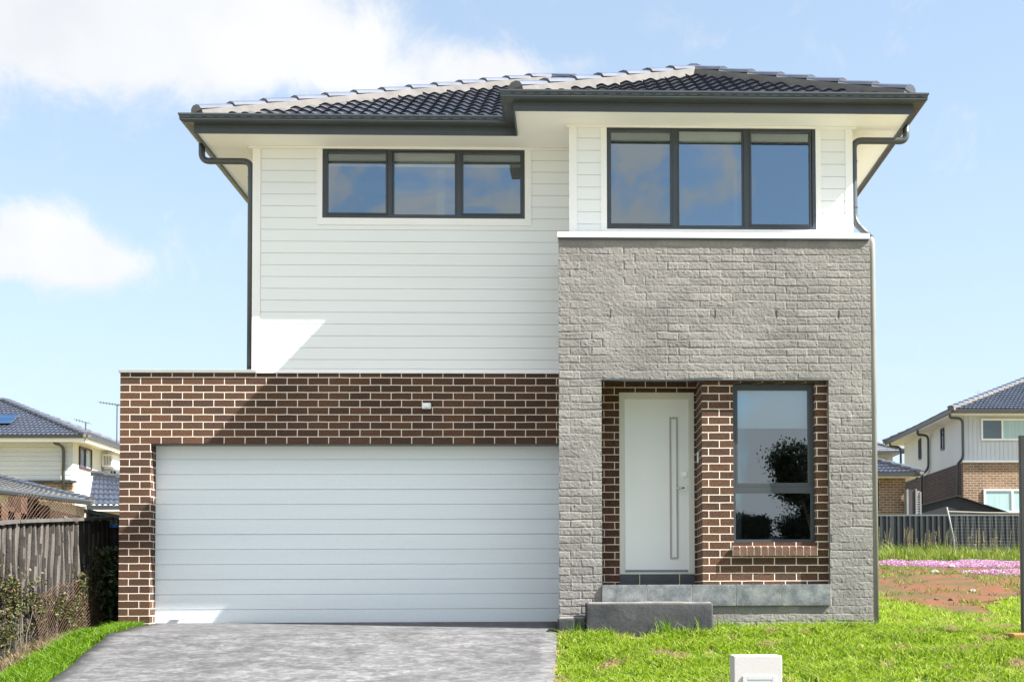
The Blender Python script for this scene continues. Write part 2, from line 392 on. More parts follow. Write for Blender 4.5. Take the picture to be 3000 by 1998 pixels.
def grid_sheet(name, xs, ys, zf, mat, mask=None, smooth=True, parent=None):
    X, Y = np.meshgrid(xs, ys, indexing='ij'); Z = zf(X, Y)
    V = np.stack([X, Y, Z], -1).reshape(-1, 3)
    nx, ny = len(xs), len(ys)
    i, j = np.meshgrid(np.arange(nx-1), np.arange(ny-1), indexing='ij')
    F = np.stack([i*ny+j, (i+1)*ny+j, (i+1)*ny+j+1, i*ny+j+1], -1).reshape(-1, 4)
    if mask is not None:
        cx = (X[:-1, :-1]+X[1:, 1:])/2; cy = (Y[:-1, :-1]+Y[1:, 1:])/2
        F = F[mask(cx, cy).reshape(-1)]
        u, inv = np.unique(F, return_inverse=True); V = V[u]; F = inv.reshape(-1, 4)
    return np_mesh(name, V, F, mat, parent, smooth)

gx = np.concatenate([[-600,-300,-150,-80,-50,-35,-25,-18], np.arange(-12, 13, .2), np.arange(13, 25, 1.0), [30,45,70,150,300,600]])
gy = np.concatenate([[-600,-300,-150,-80,-50,-30,-20,-15], np.arange(-12, 14, .2), np.arange(14, 54, .8), [60,80,150,300,600]])
g = grid_sheet('ground', gx, gy, lambda x, y: H(x, y) + .012*fbm(x*1.3, y*1.3, 5)*(np.abs(x) < 25) - .012, M['ground'])
setp(g, kind='structure')

def soil_mask(x, y):
    w = .4*fbm(x*1.1, y*1.1, 21) + .5*fbm(x*3, y*3, 22)
    edge = np.interp(x, [3.4, 4.55, 4.75, 4.95, 5.3, 5.6, 6.1, 20], [5.6, 5.0, 2.8, .6, .6, 2.2, 3.4, 3.8])
    patches = (fbm(x*.9+7, y*.7, 33) > .34) & (y > 7)
    return (y + w > edge) & (y < 21.5 + w) & ~patches
so = grid_sheet('bare_soil', np.arange(3.5, 16, .12), np.arange(-.2, 22.5, .12), lambda x, y: H(x, y) + .018 + .05*fbm(x*2.2, y*2.2, 8) * 0.5, M['soil'], soil_mask)
setp(so, kind='structure')

# driveway slab
dy = np.concatenate([[.188], np.arange(0, -12.1, -.25)])
dl = np.interp(-dy, [0, .4, 3.1, 12], [-4.80, -4.84, -4.62, -4.2]); dr = np.interp(-dy, [0, 1.25, 1.3, 3.6, 12], [-.105, -.105, -.115, -.13, -.3])
nU = 25; V = []; F = []
for a, (y, l, r) in enumerate(zip(dy, dl, dr)):
    l2 = l + .015*math.sin(a*1.7); r2 = r + .012*math.sin(a*2.3+1)
    z = float(H(0, y)) + .030
    V.append((l2, y, z-.1))
    for k in range(nU): V.append((l2 + (r2-l2)*k/(nU-1), y, z))
    V.append((r2, y, z-.1))
w = nU+2
for a in range(len(dy)-1):
    for k in range(w-1): F.append((a*w+k, a*w+k+1, (a+1)*w+k+1, (a+1)*w+k))
dv = np_mesh('driveway', V, F, M['concrete']); setp(dv, kind='structure')

# unseen street, added and kept pale to bounce light: footpath, verge kerb, road
M['road'] = surf('bounce_pale_asphalt', (.34,.335,.325), (.28,.275,.27), scale=1.2, rough=.9, bump=.3, bscale=60, fine=.15)
M['path'] = surf('pale_concrete_path', (.42,.41,.385), (.36,.35,.33), scale=1.5, rough=.9, fine=.1)
fz = float(H(0, -9.5)) - .012
def strip(name, y0, y1, z, mat):
    o = grid_sheet(name, np.array([-60, -20, 20, 60.]), np.array([y0, (y0+y1)/2, y1]), lambda x, y: 0*x + z, mat); setp(o, kind='structure')
strip('footpath', -10.4, -8.9, fz+.025, M['path'])
kb = MB(); kb.box(-60, 60, -11.95, -11.75, fz-.2, fz+.06); o = kb.build('kerb', M['path'], bevel=.02); setp(o, kind='structure')
strip('road', -22, -11.96, fz+.012, M['road'])

# ------------------------------------------------------------------ roof tools
def tile_slope(mb, O, U, Vp, poly, tan, wave=.15, course=.32, amp=.026, nu=6, lift=.026):
    """O eave origin, U unit along eave (plan), Vp unit up-slope (plan); poly = plan polygon in (u,v)"""
    O = Vector(O); U = Vector(U); Vp = Vector(Vp); Z = Vector((0, 0, 1))
    cosv = 1/math.sqrt(1+tan*tan)
    nrm = (Z - Vp*tan)*cosv
    us = [p[0] for p in poly]; vs = [p[1] for p in poly]
    u0, u1, v1 = min(us), max(us), max(vs)
    du = wave/nu; k0 = math.floor(u0/du); k1 = math.ceil(u1/du)
    cp = course*cosv
    verts = []; faces = []; lips = []
    nc = math.ceil(v1/cp) + 1
    for c in range(nc):
        rows = [(c*cp - .004, 0.0), (c*cp, lift), ((c+1)*cp, 0.004)]
        base = len(verts)
        for rv, h in rows:
            for k in range(k0, k1+1):
                u = k*du; ph = (u/wave) % 1
                pr = amp*(.5+.5*math.cos(2*math.pi*ph))**.8
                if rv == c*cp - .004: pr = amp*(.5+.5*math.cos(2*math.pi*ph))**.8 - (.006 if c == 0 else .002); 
                jit = .003*math.sin(c*12.9+math.floor(u/.3)*7.7)
                verts.append(O + U*u + Vp*rv + Z*(rv*tan) + nrm*(pr + h + jit))
        n = k1-k0+1
        for r_ in range(2):
            for k in range(n-1):
                a = base + r_*n + k
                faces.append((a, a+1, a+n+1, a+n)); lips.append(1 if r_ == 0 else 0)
    me = bpy.data.meshes.new('t'); me.from_pydata([tuple(v) for v in verts], [], faces)
    me.polygons.foreach_set('material_index', lips)
    bm = bmesh.new(); bm.from_mesh(me)
    m = len(poly)
    cu = sum(us)/m; cv = sum(vs)/m
    for i in range(m):
        a = poly[i]; b = poly[(i+1) % m]
        e = (b[0]-a[0], b[1]-a[1]); nn = (e[1], -e[0])
        if nn[0]*(cu-a[0]) + nn[1]*(cv-a[1]) > 0: nn = (-nn[0], -nn[1])
        if abs(a[1]) < 1e-6 and abs(b[1]) < 1e-6: continue
        P = O + U*a[0] + Vp*a[1]; no = U*nn[0] + Vp*nn[1]
        geom = bm.verts[:] + bm.edges[:] + bm.faces[:]
        bmesh.ops.bisect_plane(bm, geom=geom, plane_co=P, plane_no=no, clear_outer=True, dist=1e-6)
    bm.verts.index_update(); nb = len(mb.f)
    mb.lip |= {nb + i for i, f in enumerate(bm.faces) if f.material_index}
    mb.add([v.co[:] for v in bm.verts], [tuple(v.index for v in f.verts) for f in bm.faces])
    bm.free(); bpy.data.meshes.remove(me)

def ridge_caps(a, b, roof, capmat, step=.40, w=.10, h=.060):
    """caps laid from low end a to high end b (points on the roof plane intersection)"""
    capmb = MB(); bedmb = MB()
    a = Vector(a); b = Vector(b); d = b-a; Ln = d.length; d.normalize()
    side = d.cross(Vector((0, 0, 1))).normalized(); up = side.cross(d).normalized()
    n = max(1, round(Ln/step)); st = Ln/n
    def ring(p, ww, hh):
        return [p + side*ww + up*(.045), p + side*ww*.80 + up*(.045+hh*.62), p + side*ww*.32 + up*(.045+hh), p - side*ww*.32 + up*(.045+hh), p - side*ww*.80 + up*(.045+hh*.62), p - side*ww + up*(.045)]
    for i in range(n):
        p0 = a + d*(i*st - .03 + random.uniform(-.004, .004)); p1 = a + d*((i+1)*st + .02)
        r0 = ring(p0 + up*.022, w*1.10, h*1.05); r1 = ring(p1, w*.94, h*.92)
        r0b = ring(p0 + up*.010, w*.95, h*.9)
        vs = r0 + r1 + r0b
        fs = [(k, k+1, 6+k+1, 6+k) for k in range(5)] + [(12+k, 12+k+1, k+1, k) for k in range(5)] + [tuple(range(6, 12)), (12, 13, 14, 15, 16, 17)]
        capmb.add(vs, fs)
    # bedding mortar under the caps
    vs = []
    for p in (a - d*.02, b + d*.02):
        vs += [p + side*w*1.06 - up*.06, p + side*w*1.02 + up*.052, p + side*w*.4 + up*(.05+h*.7), p - side*w*.4 + up*(.05+h*.7), p - side*w*1.02 + up*.052, p - side*w*1.06 - up*.06]
    bedmb.add(vs, [(k, k+1, 6+k+1, 6+k) for k in range(5)] + [tuple(range(6)), tuple(range(6, 12))])
    capmb.build('ridge_cap', capmat, roof, fix=False); bedmb.build('mortar_bedding', M['bedding'], roof)

def hip_roof(parent, x0, x1, y0, y1, z, tan, mat=None, capmat=None, wave=.15, course=.32, nu=4, fronts='fblr'):
    """simple hipped roof over a rectangle; ridge along the longer side"""
    mb = MB()
    wx, wy = x1-x0, y1-y0; hmin = min(wx, wy)/2
    if wx >= wy: r0 = (x0+hmin, y0+hmin); r1 = (x1-hmin, y0+hmin)
    else: r0 = (x0+hmin, y0+hmin); r1 = (x0+hmin, y1-hmin)
    zr = z + hmin*tan
    if wx >= wy:
        trap = [(0,0),(wx,0),(wx-hmin,hmin),(hmin,hmin)]; tri = [(0,0),(wy,0),(hmin,hmin)]
        pf, pl = trap, tri
    else:
        pl = [(0,0),(wy,0),(wy-hmin,hmin),(hmin,hmin)]; pf = [(0,0),(wx,0),(hmin,hmin)]
    kw = dict(tan=tan, wave=wave, course=course, nu=nu)
    if 'f' in fronts: tile_slope(mb, (x0,y0,z), (1,0,0), (0,1,0), pf, **kw)
    if 'b' in fronts: tile_slope(mb, (x1,y1,z), (-1,0,0), (0,-1,0), pf, **kw)
    if 'l' in fronts: tile_slope(mb, (x0,y1,z), (0,-1,0), (1,0,0), pl, **kw)
    if 'r' in fronts: tile_slope(mb, (x1,y0,z), (0,1,0), (-1,0,0), pl, **kw)
    ro = mb.build('roof', mat or M['tile'], parent, smooth=False, fix=False)
    R0 = (r0[0], r0[1], zr); R1 = (r1[0], r1[1], zr)
    corners = [((x0,y0,z), R0), ((x1,y0,z), R1 if wx >= wy else R0), ((x1,y1,z), R1), ((x0,y1,z), R0 if wx >= wy else R1)]
    for c, r in corners: ridge_caps(c, r, ro, M['cap_sky_sheen'], w=.12)
    if (Vector(R0)-Vector(R1)).length > .3: ridge_caps(R0, R1, ro, M['cap_sky_sheen'], w=.12)
    return ro

def fillet(pts, r=.08, n=5):
    pts = [Vector(p) for p in pts]; out = [pts[0]]
    for a, p, b in zip(pts[:-2], pts[1:-1], pts[2:]):
        d0 = (a-p); d1 = (b-p); rr = min(r, d0.length*.45, d1.length*.45)
        A = p + d0.normalized()*rr; B = p + d1.normalized()*rr
        for i in range(n+1):
            t = i/n; out.append(A*(1-t)**2 + p*2*t*(1-t) + B*t*t)
    out.append(pts[-1]); return out

# ================================================================== MAIN HOUSE
house = empty('brick_house', (-.9, 4, -.3), 'two-storey house with white cladding, brown brick garage and grey bagged brick entry in the centre', 'house')
XG0, XF0, XF1 = -5.1601, -.0935, 3.3394
YF = -.98; YB = -.889; YU = -.75; YD = -.237
ZB = -.7
# --- brown brick garage wall
mb = MB()
mb.wall(XG0, XF0-.002, 0, .19, ZB, 2.645, [(-4.8064, XF0-.002, ZB, 1.8278)])
mb.box(XG0, XG0+.11, .19, 7.5, ZB, 2.645)
mb.build('garage_brick_wall', M['brick'], house)
MB().box(XG0+.11, -3.60, .19, 7.5, 2.40, 2.48).build('garage_roof_deck', M['coping_metal'], house)
c = MB(); c.box(XG0-.015, -3.60, -.022, .21, 2.645, 2.684); c.box(XG0-.015, XG0+.13, .21, 7.5, 2.645, 2.684)
c.build('parapet_coping', M['coping_metal'], house, bevel=.004)
# steel lintel over the garage door
MB().box(-4.8064, XF0-.004, .012, .18, 1.818, 1.8275).build('lintel', M['dark_metal'], house)
# --- garage door : ribbed panels
z = -.262; gd = None
mb = MB(); k = 0
while z < 1.86:
    z1 = z + .1753; dep = .016 if (k % 3 == 2) else .012
    gap = .009 if k % 3 == 2 else .007
    mb.add([(-4.84,.193,z),(XF0,.193,z),(XF0,.193,z1-gap),(-4.84,.193,z1-gap),(-4.84,.193+dep,z1-gap*.6),(XF0,.193+dep,z1-gap*.6),(XF0,.193+dep,z1-gap*.3),(-4.84,.193+dep,z1-gap*.3),(-4.84,.193,z1),(XF0,.193,z1)],
           [(0,1,2,3),(3,2,5,4),(4,5,6,7),(7,6,9,8)])
    z = z1; k += 1
mb.box(-4.84, XF0, .215, .24, -.262, 1.86)
gdo = mb.build('garage_door', M['door_white'], house, fix=False)
MB().box(-4.80, XF0-.02, .185, .2, -.285, -.262).build('rubber_seal', M['dark'], gdo)
sh = MB(); sh.tube([(-4.62,.182,-.20),(-4.52,.182,-.20)], .012); sh.build('handle', M['plastic_white'], gdo)
# --- sensor light box on the brick
mb = MB(); mb.box(-1.685,-1.584,-.045,0,2.228,2.296); mb.box(-1.672,-1.597,-.06,-.045,2.24,2.285)
mb.build('junction_box', M['plastic_white'], house, bevel=.006)

# --- weatherboard walls
def boards(mb, x0, x1, yface, z0, z1, holes, pitch=.1382, zref=2.804, gap=.0075, dep=.010, ax='x', sgn=1):
    ks = math.floor((z0-zref)/pitch)
    zz = zref + ks*pitch
    while zz < z1 - 1e-4:
        a = max(z0, zz + gap/2); b = min(z1, zz + pitch - gap/2)
        if b > a + .004:
            # split the board round the holes
            segs = [(x0, x1)]
            if ax == 'x':
                cut = []
                for h in holes:
                    if h[2] < b and h[3] > a: cut.append(h)
                if cut:
                    h = cut[0]
                    if h[2] > a + .003 : mb.box(x0, x1, yface, yface+dep, a, h[2]); a = h[2]
                    if h[3] < b - .003 : pass
                    segs = [(x0, h[0]), (h[1], x1)]
                for s0, s1 in segs: mb.box(s0, s1, yface, yface+dep, a, b)
            else:
                mb.box(yface, yface + dep*sgn, x0, x1, a, b)
        zz += pitch
mb = MB()
wlt = (-2.913, -.417, 4.383, 5.31)
boards(mb, -3.56, XF0+.13, -.004, 2.70, 5.30, [wlt])
mb.wall(-3.6475, .03, .006, .16, 2.66, 5.42, [(-2.845,-.495,4.4635,5.29)])       # backing
boards(mb, .16, 8.6, -3.642, 2.5, 5.30, [], ax='y', sgn=-1)
mb.box(-3.6475+.004, -3.49, .162, 8.6, 2.45, 5.42)
mb.build('cladding', M['siding'], house)
mb = MB()   # forward bay
wrt = (.377, 2.85, 4.055, 5.31)
boards(mb, .115, 3.125, YU-.004, 4.06, 5.30, [wrt])
mb.wall(.0327+.004, 3.1992-.004, YU+.006, YU+.16, 4.0, 5.42, [(.4477,2.7874,4.1347,5.2956)])
mb.box(.0327+.004, .18, YU+.162, .0, 2.66, 5.42)
mb.box(3.06, 3.1952, YU+.162, 8.6, 2.66, 5.42)
boards(mb, YU+.08, -.006, .0327, 4.0, 5.30, [], ax='y', sgn=1)
boards(mb, YU+.08, 8.6, 3.1962, 4.0, 5.30, [], ax='y', sgn=1)
mb.build('cladding', M['siding'], house)
# trims
t = MB()
t.box(-3.655, -3.562, -.012, .006, 2.66, 5.30); t.box(-3.655, -3.640, .0062, .09, 2.66, 5.30)
t.box(-2.913, -2.848, -.014, .006, 4.383, 5.30); t.box(-.492, -.417, -.014, .006, 4.383, 5.30); t.box(-2.848, -.492, -.0142, .006, 4.383, 4.461)
t.box(-3.7, .03, -.03, .004, 5.272, 5.298)
t.box(.0247, .114, YU-.012, YU+.006, 4.06, 5.30); t.box(.0247, .04, YU+.0062, YU+.08, 4.06, 5.30)
t.box(3.126, 3.207, YU-.012, YU+.006, 4.06, 5.30); t.box(3.192, 3.207, YU+.0062, YU+.08, 4.06, 5.30)
t.box(.377, .445, YU-.014, YU+.006, 4.062, 5.30); t.box(2.79, 2.85, YU-.014, YU+.006, 4.062, 5.30); t.box(.445, 2.79, YU-.0142, YU+.006, 4.062, 4.132)
t.box(-.0, 3.25, YU-.032, YU+.004, 5.272, 5.298)
t.build('trim_board', M['trim'], house)
f = MB(); f.box(-3.62, XF0-.003, -.018, .004, 2.645, 2.69); f.build('flashing', M['white_metal'], house)

# --- soffit, fascia, gutter
FX0, FXI, FX1, FY0, FY1, BY = -4.20, -.577, 3.77, -.48, -1.23, 9.3
sf = MB()
sf.box(FX0+.005, .03, FY0+.004, .3, 5.300, 5.315); sf.box(FX0+.005, -3.5, .3, BY-.6, 5.300, 5.315)
sf.box(FXI+.005, 3.19, FY1+.004, FY0+.004, 5.3005, 5.3155); sf.box(3.19, FX1-.005, FY1+.004, BY-.6, 5.3005, 5.3155)
sf.box(.03, 3.19, FY0+.004, -.3, 5.3005, 5.3155)
sf.build('soffit', M['soffit'], house)
path = [(FX0, BY-.6), (FX0, FY0), (FXI, FY0), (FXI, FY1), (FX1, FY1), (FX1, BY-.6)]
pr = [(0,5.273),(0,5.43),(-.02,5.43),(-.02,5.285),(-.012,5.273)]
fa = MB(); fa.sweep(pr, path)
fa.build('fascia', M['dark_metal'], house)
gp = [(.001,5.372),(.080,5.368),(.114,5.374),(.128,5.388),(.128,5.396),(.119,5.399),(.119,5.402),(.128,5.405),(.130,5.432),(.140,5.438),(.140,5.455),(.124,5.455),(.124,5.42),(.10,5.385),(.001,5.38)]
gu = MB(); gu.sweep(gp, path)
sl = gu; nf0 = len(gu.f)   # overflow slots along the gutter face
for (xa, xb, yy) in ((-4.2, -.80, FY0-.1305), (-.60, 3.8, FY1-.1305)):
    x = xa
    while x < xb:
        sl.box(x, x+.055, yy-.0008, yy+.001, 5.414, 5.420); x += .125
gu.build('gutter', M['dark_metal'], house, second=(nf0, M['dark']))

# --- roof
TAN = .52; EZ = 5.402
ex0, ex1, ey0, exi, ey1 = FX0-.075, FX1+.075, FY0-.075, FXI-.075, FY1-.075
eyb = BY - .5
mb = MB()
W = ex1-ex0; hw = W/2; fw = ex1-exi; fh = fw/2; dyf = ey0-ey1
kw = dict(tan=TAN)
# main front slope (u = x - ex0, v = y - ey0)
vi = exi-ex0
tile_slope(mb, (ex0,ey0,EZ), (1,0,0), (0,1,0), [(0,0),(vi,0),(vi+fh,fh),(hw,hw)], **kw)
# forward front slope
tile_slope(mb, (exi,ey1,EZ), (1,0,0), (0,1,0), [(0,0),(fw,0),(fh,fh)], **kw)
# forward left slope: u runs toward the camera (-y) from y = ey0+fh
tile_slope(mb, (exi,ey0+fh,EZ), (0,-1,0), (1,0,0), [(fh,0),(fh+dyf,0),(dyf,fh),(0,fh)], **kw)
# right slope in two pieces
tile_slope(mb, (ex1,ey1,EZ), (0,1,0), (-1,0,0), [(0,0),(eyb-ey1,0),(eyb-ey1-fh,fh),(fh,fh)], **kw)
D = eyb-ey1
tile_slope(mb, (ex1,ey1,EZ), (0,1,0), (-1,0,0), [(fh+dyf,fh),(D-fh,fh),(D-hw,hw),(hw+dyf,hw)], **kw)
# left slope
tile_slope(mb, (ex0,eyb,EZ), (0,-1,0), (1,0,0), [(0,0),(eyb-ey0,0),(eyb-ey0-hw,hw),(hw,hw)], **kw)
# back slope
tile_slope(mb, (ex1,eyb,EZ), (-1,0,0), (0,-1,0), [(0,0),(W,0),(hw,hw)], **kw)
roof = mb.build('roof', M['tile'], house, fix=False)
def P3(x, y, v): return (x, y, EZ + v*TAN + .015)
apF = P3(exi+fh, ey1+fh, fh); apF2 = P3(exi+fh, ey0+fh, fh); apM = P3(ex0+hw, ey0+hw, hw)
apM2 = P3(ex0+hw, eyb-hw, hw)
for a, b in ((P3(ex0+.13,ey0+.13,.13), apM), (P3(exi+.13,ey1+.13,.13), apF), (P3(ex1-.13,ey1+.13,.13), apF), (apF, apF2), (apF2, apM), (P3(ex0,eyb,0), apM2), (P3(ex1,eyb,0), apM2)):
    ridge_caps(a, b, roof, M['cap_sky_sheen'], step=.45)

# --- grey bagged brick: displaced sheet with an opening
def bagged(parent):
    st = .0062
    x0, x1, z0, z1 = XF0, XF1, -.7431, 3.9613
    ox0, ox1, oz0, oz1 = .3721, 2.8689, .1635, 2.4146
    def axis(a, b, *mid):
        pts = [a, *[m for m in mid if a < m < b], b]; out = []
        for p, q in zip(pts[:-1], pts[1:]):
            n = max(1, round((q-p)/st)); out += [p + (q-p)*i/n for i in range(n)]
        return np.array(out + [b])
    xs = axis(x0, x1, ox0, ox1); zs = axis(z0, z1, oz0, oz1)
    X, Zz = np.meshgrid(xs, zs, indexing='ij')
    wx = X + .0069*vnoise(X*6, Zz*6, 3); wz = Zz + .0059*vnoise(X*5, Zz*7, 4)
    row = np.floor((wz - z1)/.0857 + 200); bx = (wx - x0)/.2378 + .4954*(row % 2)
    col = np.floor(bx)
    fx = np.minimum(bx-col, 1-(bx-col))*.2378; rz = (wz - z1)/.0857+200 - row; fz = np.minimum(rz, 1-rz)*.0857
    r = np.random.default_rng(5).random((64, 400)); off = r[col.astype(int) % 64, row.astype(int) % 400]
    tlt = np.random.default_rng(6).random((64, 400)); tl = tlt[col.astype(int) % 64, row.astype(int) % 400]-.4954
    patch = np.clip(.62 + .75*fbm(X*1.5, Zz*1.9, 40), .22, 1.0)          # how well the slurry leaves a joint open
    pv = np.clip(.62 + .9*fbm(X*3.1+9, Zz*4.1, 44), .12, 1)
    jz = np.exp(-(fz/.0056)**2); jx = np.exp(-(fx/.0056)**2)
    h = -.0056*np.maximum(jz*patch, jx*patch*pv) + .0034*(off-.5)*patch + .0040*tl*(rz-.5)
    h += .0010*fbm(X*11, Zz*16, 50) + .0022*fbm(X*46, Zz*52, 55, 2) + .0010*fbm(X*3, Zz*4, 60)
    lumps = np.clip(vnoise(X*24, Zz*30, 70)-.70, 0, 1); h += .014*lumps
    # ragged open edges where the slurry dragged under a course
    h -= .011*np.clip(fbm(X*2.6, Zz*9, 80)-.30, 0, 1)*3*np.exp(-(fz/.005)**2)
    h -= .011*np.clip(fbm(X*8, Zz*3, 84)-.30, 0, 1)*3*np.exp(-(fx/.005)**2)
    tone = (.90 + .20*off + .08*fbm(X*2, Zz*2, 62))
    V = np.stack([X, YF - h, Zz], -1).reshape(-1, 3)
    nx, nz = len(xs), len(zs)
    i, j = np.meshgrid(np.arange(nx-1), np.arange(nz-1), indexing='ij')
    F = np.stack([i*nz+j, (i+1)*nz+j, (i+1)*nz+j+1, i*nz+j+1], -1).reshape(-1, 4)
    cx = (X[:-1, :-1]+X[1:, 1:])/2; cz = (Zz[:-1, :-1]+Zz[1:, 1:])/2
    keep = ~((cx > ox0) & (cx < ox1) & (cz > oz0) & (cz < oz1))
    F = F[keep.reshape(-1)]
    u, inv = np.unique(F, return_inverse=True)
    o = np_mesh('grey_brick_wall', V[u], inv.reshape(-1, 4), M['bagged_face'], parent, smooth=False)
    at = o.data.attributes.new('tone', 'FLOAT', 'POINT'); at.data.foreach_set('value', tone.reshape(-1)[u].astype(np.float32))
    return o
gw = bagged(house)
mb = MB()
ya = YF+.0040
mb.wall(XF0+.0040, XF1-.0040, ya, YB-.0020, -.7431, 3.9613, [(.3721,2.8689,-.0991,2.4146)])
mb.box(XF0+.0040, .3721, YB-.0020, 0-.0020, -.7431, 3.9613)
mb.box(2.8887, XF1-.0040, YB-.0020, 8.5210, -.7431, 3.9613)
mb.build('return_wall', M['bagged'], house)
for x in (.4786, 1.6259, 2.3056, 2.9903):
    MB().box(x-.0035, x+.0035, YF-.003, YF+.02, 3.0933, 3.1825).build('weep_hole', M['dark'], house)
c = MB(); c.box(XF0-.0119, XF1-.0079, YF-.0317, YU+.0050, 3.9662, 4.0247); c.build('bay_coping', M['white_metal'], house, bevel=.0040)
c = MB(); c.box(XF0-.0040, XF1-.0119, YF-.0218, YF+.0099, 3.9484, 3.9662); c.build('dark_strip', M['dark_metal'], house)  # narrow dark strip below the bay coping
c = MB(); c.box(.3721, 2.8689, YF-.0040, YB-.0040, 2.4027, 2.4148); c.build('lintel', M['dark_metal'], house)

# --- porch: brown brick walls
mb = MB()
mb.wall(.3721+.0020, 1.4786, YD, YD+.1090, .1585, 2.6752, [(.5940,1.4549,.1585,2.3876)])
mb.wall(1.4786, 2.8867, YB, YB+.1090, .1645, 2.4136, [(1.8225,2.7333,.6332,2.3931)])
mb.box(1.4786, 1.4786+.1090, YB+.1110, YD-.0010, .1645, 2.6752)
mb.box(1.4786, 2.8867, YB+.0099, YB+.1090, 2.4141, 2.6752)
mb.build('porch_brick_wall', M['brick_entry'], house)
mb = MB(); mb.box(.3721, 1.4763, YB, YD, 2.6356, 2.6752); mb.build('porch_ceiling', M['soffit'], house)
# brick window sill, header bricks tilted
mb = MB(); g2 = MB(); n = 12; sx0, sx1 = 1.8063, 2.7396; bw_ = (sx1-sx0)/n
for i in range(n):
    a = sx0 + i*bw_ + .0060; b = a + bw_ - .0125
    o = random.uniform(-.0020, .0020)
    mb.prism([(YB-.0565+o,.5796),(YB+.0921,.6222),(YB+.0921,.5152),(YB-.0010,.4855),(YB-.0565+o,.4805)], 'x', a, b)
g2.prism([(YB-.0515,.5765),(YB+.0905,.6180),(YB+.0902,.5152),(YB-.0020,.4865),(YB-.0515,.4835)], 'x', sx0+.0010, sx1-.0020)
si = mb.build('brick_sill', surf('sill_brick', (.1288,.0654,.0446), (.0694,.0377,.0277), scale=14, rough=.8422, bump=.2972, bscale=60, fine=.1982), house)
g2.build('mortar', surf('sill_mortar', MORT, rough=.8917), si)
# porch slab with slate tile edge
mb = MB(); mb.box(.3721, 2.8689, YF-.0198, YD, -.0545, .1536); mb.box(.3730, 2.8679, YB, YD, .1536, .1615)
sb = mb.build('porch_slab', M['grout'], house)
tl = MB(); js = [.3666, .8541, 1.3505, 1.8280, 2.3254, 2.8714]
for a, b in zip(js[:-1], js[1:]):
    tl.box(a+.0040, b-.0050, YF-.026, YF-.0178, -.0624, .1615)
    tl.box(a+.0040, b-.0050, YF-.0178, YD-.0020, .1617, .1684)
tl.build('slate_tile', M['slate'], sb, bevel=.0020)
mb = MB(); 
for a, b in ((.5940,.8204),(.8234,1.2781),(1.2811,1.4545)): mb.box(a, b, YD-.0119, YD-.0010, .1704, .2972)
mb.build('threshold_tile', M['slate_dark'], house)

# --- front door
mb = MB(); mb.box(.6450, 1.3951, YD+.0347, YD+.0743, .3220, 2.3304)
fd = mb.build('front_door', M['front_door'], house)
fr = MB(); fr.frame(.5940, 1.4549, YD-.0040, YD+.0991, .2992, 2.3876, .0495, .0198, .0575); fr.frame(.6435, 1.4054, YD+.0149, YD+.0991, .3190, 2.3301, .0139, .0040, .0139)
fr.build('door_frame', surf('door_frame_paint', (.5945,.6044,.5549), (.5648,.5747,.5350), rough=.4954), fd)
sp = MB(); sp.frame(1.1741, 1.2702, YD+.0238, YD+.0357, .4736, 2.1065, .0198); sp.build('slot_panel_moulding', surf('moulding_paint', (.3963,.3864,.3666), rough=.4954), fd)
hd = MB(); hd.tube([(1.3455,YD+.0357,1.2881),(1.3455,YD-.0178,1.2881)], .0099); hd.tube(fillet([(1.3455,YD-.0119,1.2881),(1.3128,YD-.0198,1.2900),(1.2504,YD-.0159,1.2861)]), .0104); hd.tube([(1.3455,YD+.0357,1.2881),(1.3455,YD+.0238,1.2881)], .032, 16)
hd.build('handle', M['chrome'], fd, smooth=False)
lk = MB(); lk.tube([(1.3455,YD+.0357,1.4466),(1.3455,YD+.0139,1.4466)], .0297, 18); lk.tube([(1.3455,YD+.0159,1.4466),(1.3455,YD+.0040,1.4466)], .0139, 12)
lk.build('deadlock', M['chrome'], fd)
wp = MB(); wp.box(.6589, 1.3822, YD+.0119, YD+.0337, .3230, .3488); wp.build('weather_strip', surf('blue_grey_seal', (.1585,.2081,.2477), rough=.4954), fd)
db = MB(); db.box(1.4644, 1.4788, YB+.3696, YB+.4191, 1.5506, 1.6695); db.build('doorbell', M['plastic_white'], house, bevel=.0030)

# --- windows
def window3(x0, x1, z0, z1, y, panes, blind_z):
    """three-light awning window: frame > sash, pane, blind"""
    fm = MB(); fm.frame(x0, x1, y-.012, y+.06, z0, z1, .038, .034, .04)
    for a, b in zip(panes[:-1], panes[1:]):
        fm.box(a[1]+.024, b[0]-.024, y-.010, y+.06, z0+.034, z1-.04)
    w_ = fm.build('window', M['frame'], house)
    for i, (a, b) in enumerate(panes):
        s_ = MB()
        if i != 1:
            s_.frame(a-.022, b+.022, y-.018, y+.02, z0+.038, z1-.043, .022)
        else:
            s_.frame(a-.024, b+.024, y+.0, y+.03, z0+.034, z1-.04, .024, .012, .012)
        s_.build('sash', M['frame'], w_, bevel=.003)
        g_ = MB(); g_.quad((a-.002, y+.012, z0+.04), (b+.002, y+.012, z0+.04), (b+.002, y+.012, z1-.045), (a-.002, y+.012, z1-.045))
        g_.build('pane', M['screen'] if i != 1 else M['glass'], w_, fix=False)
        bl = MB(); bl.box(a-.01, b+.01, y+.085, y+.09, blind_z, z1+.02); bl.box(a-.01, b+.01, y+.08, y+.096, blind_z-.022, blind_z)
        bl.build('blind', M['blind'], w_)
window3(-2.8456, -.4951, 4.4635, 5.2903, 0, [(-2.785,-2.114),(-2.016,-1.311),(-1.212,-.547)], 5.12)
window3(.4477, 2.7874, 4.1347, 5.2956, YU, [(.494,1.153),(1.257,1.956),(2.066,2.717)], 5.16)
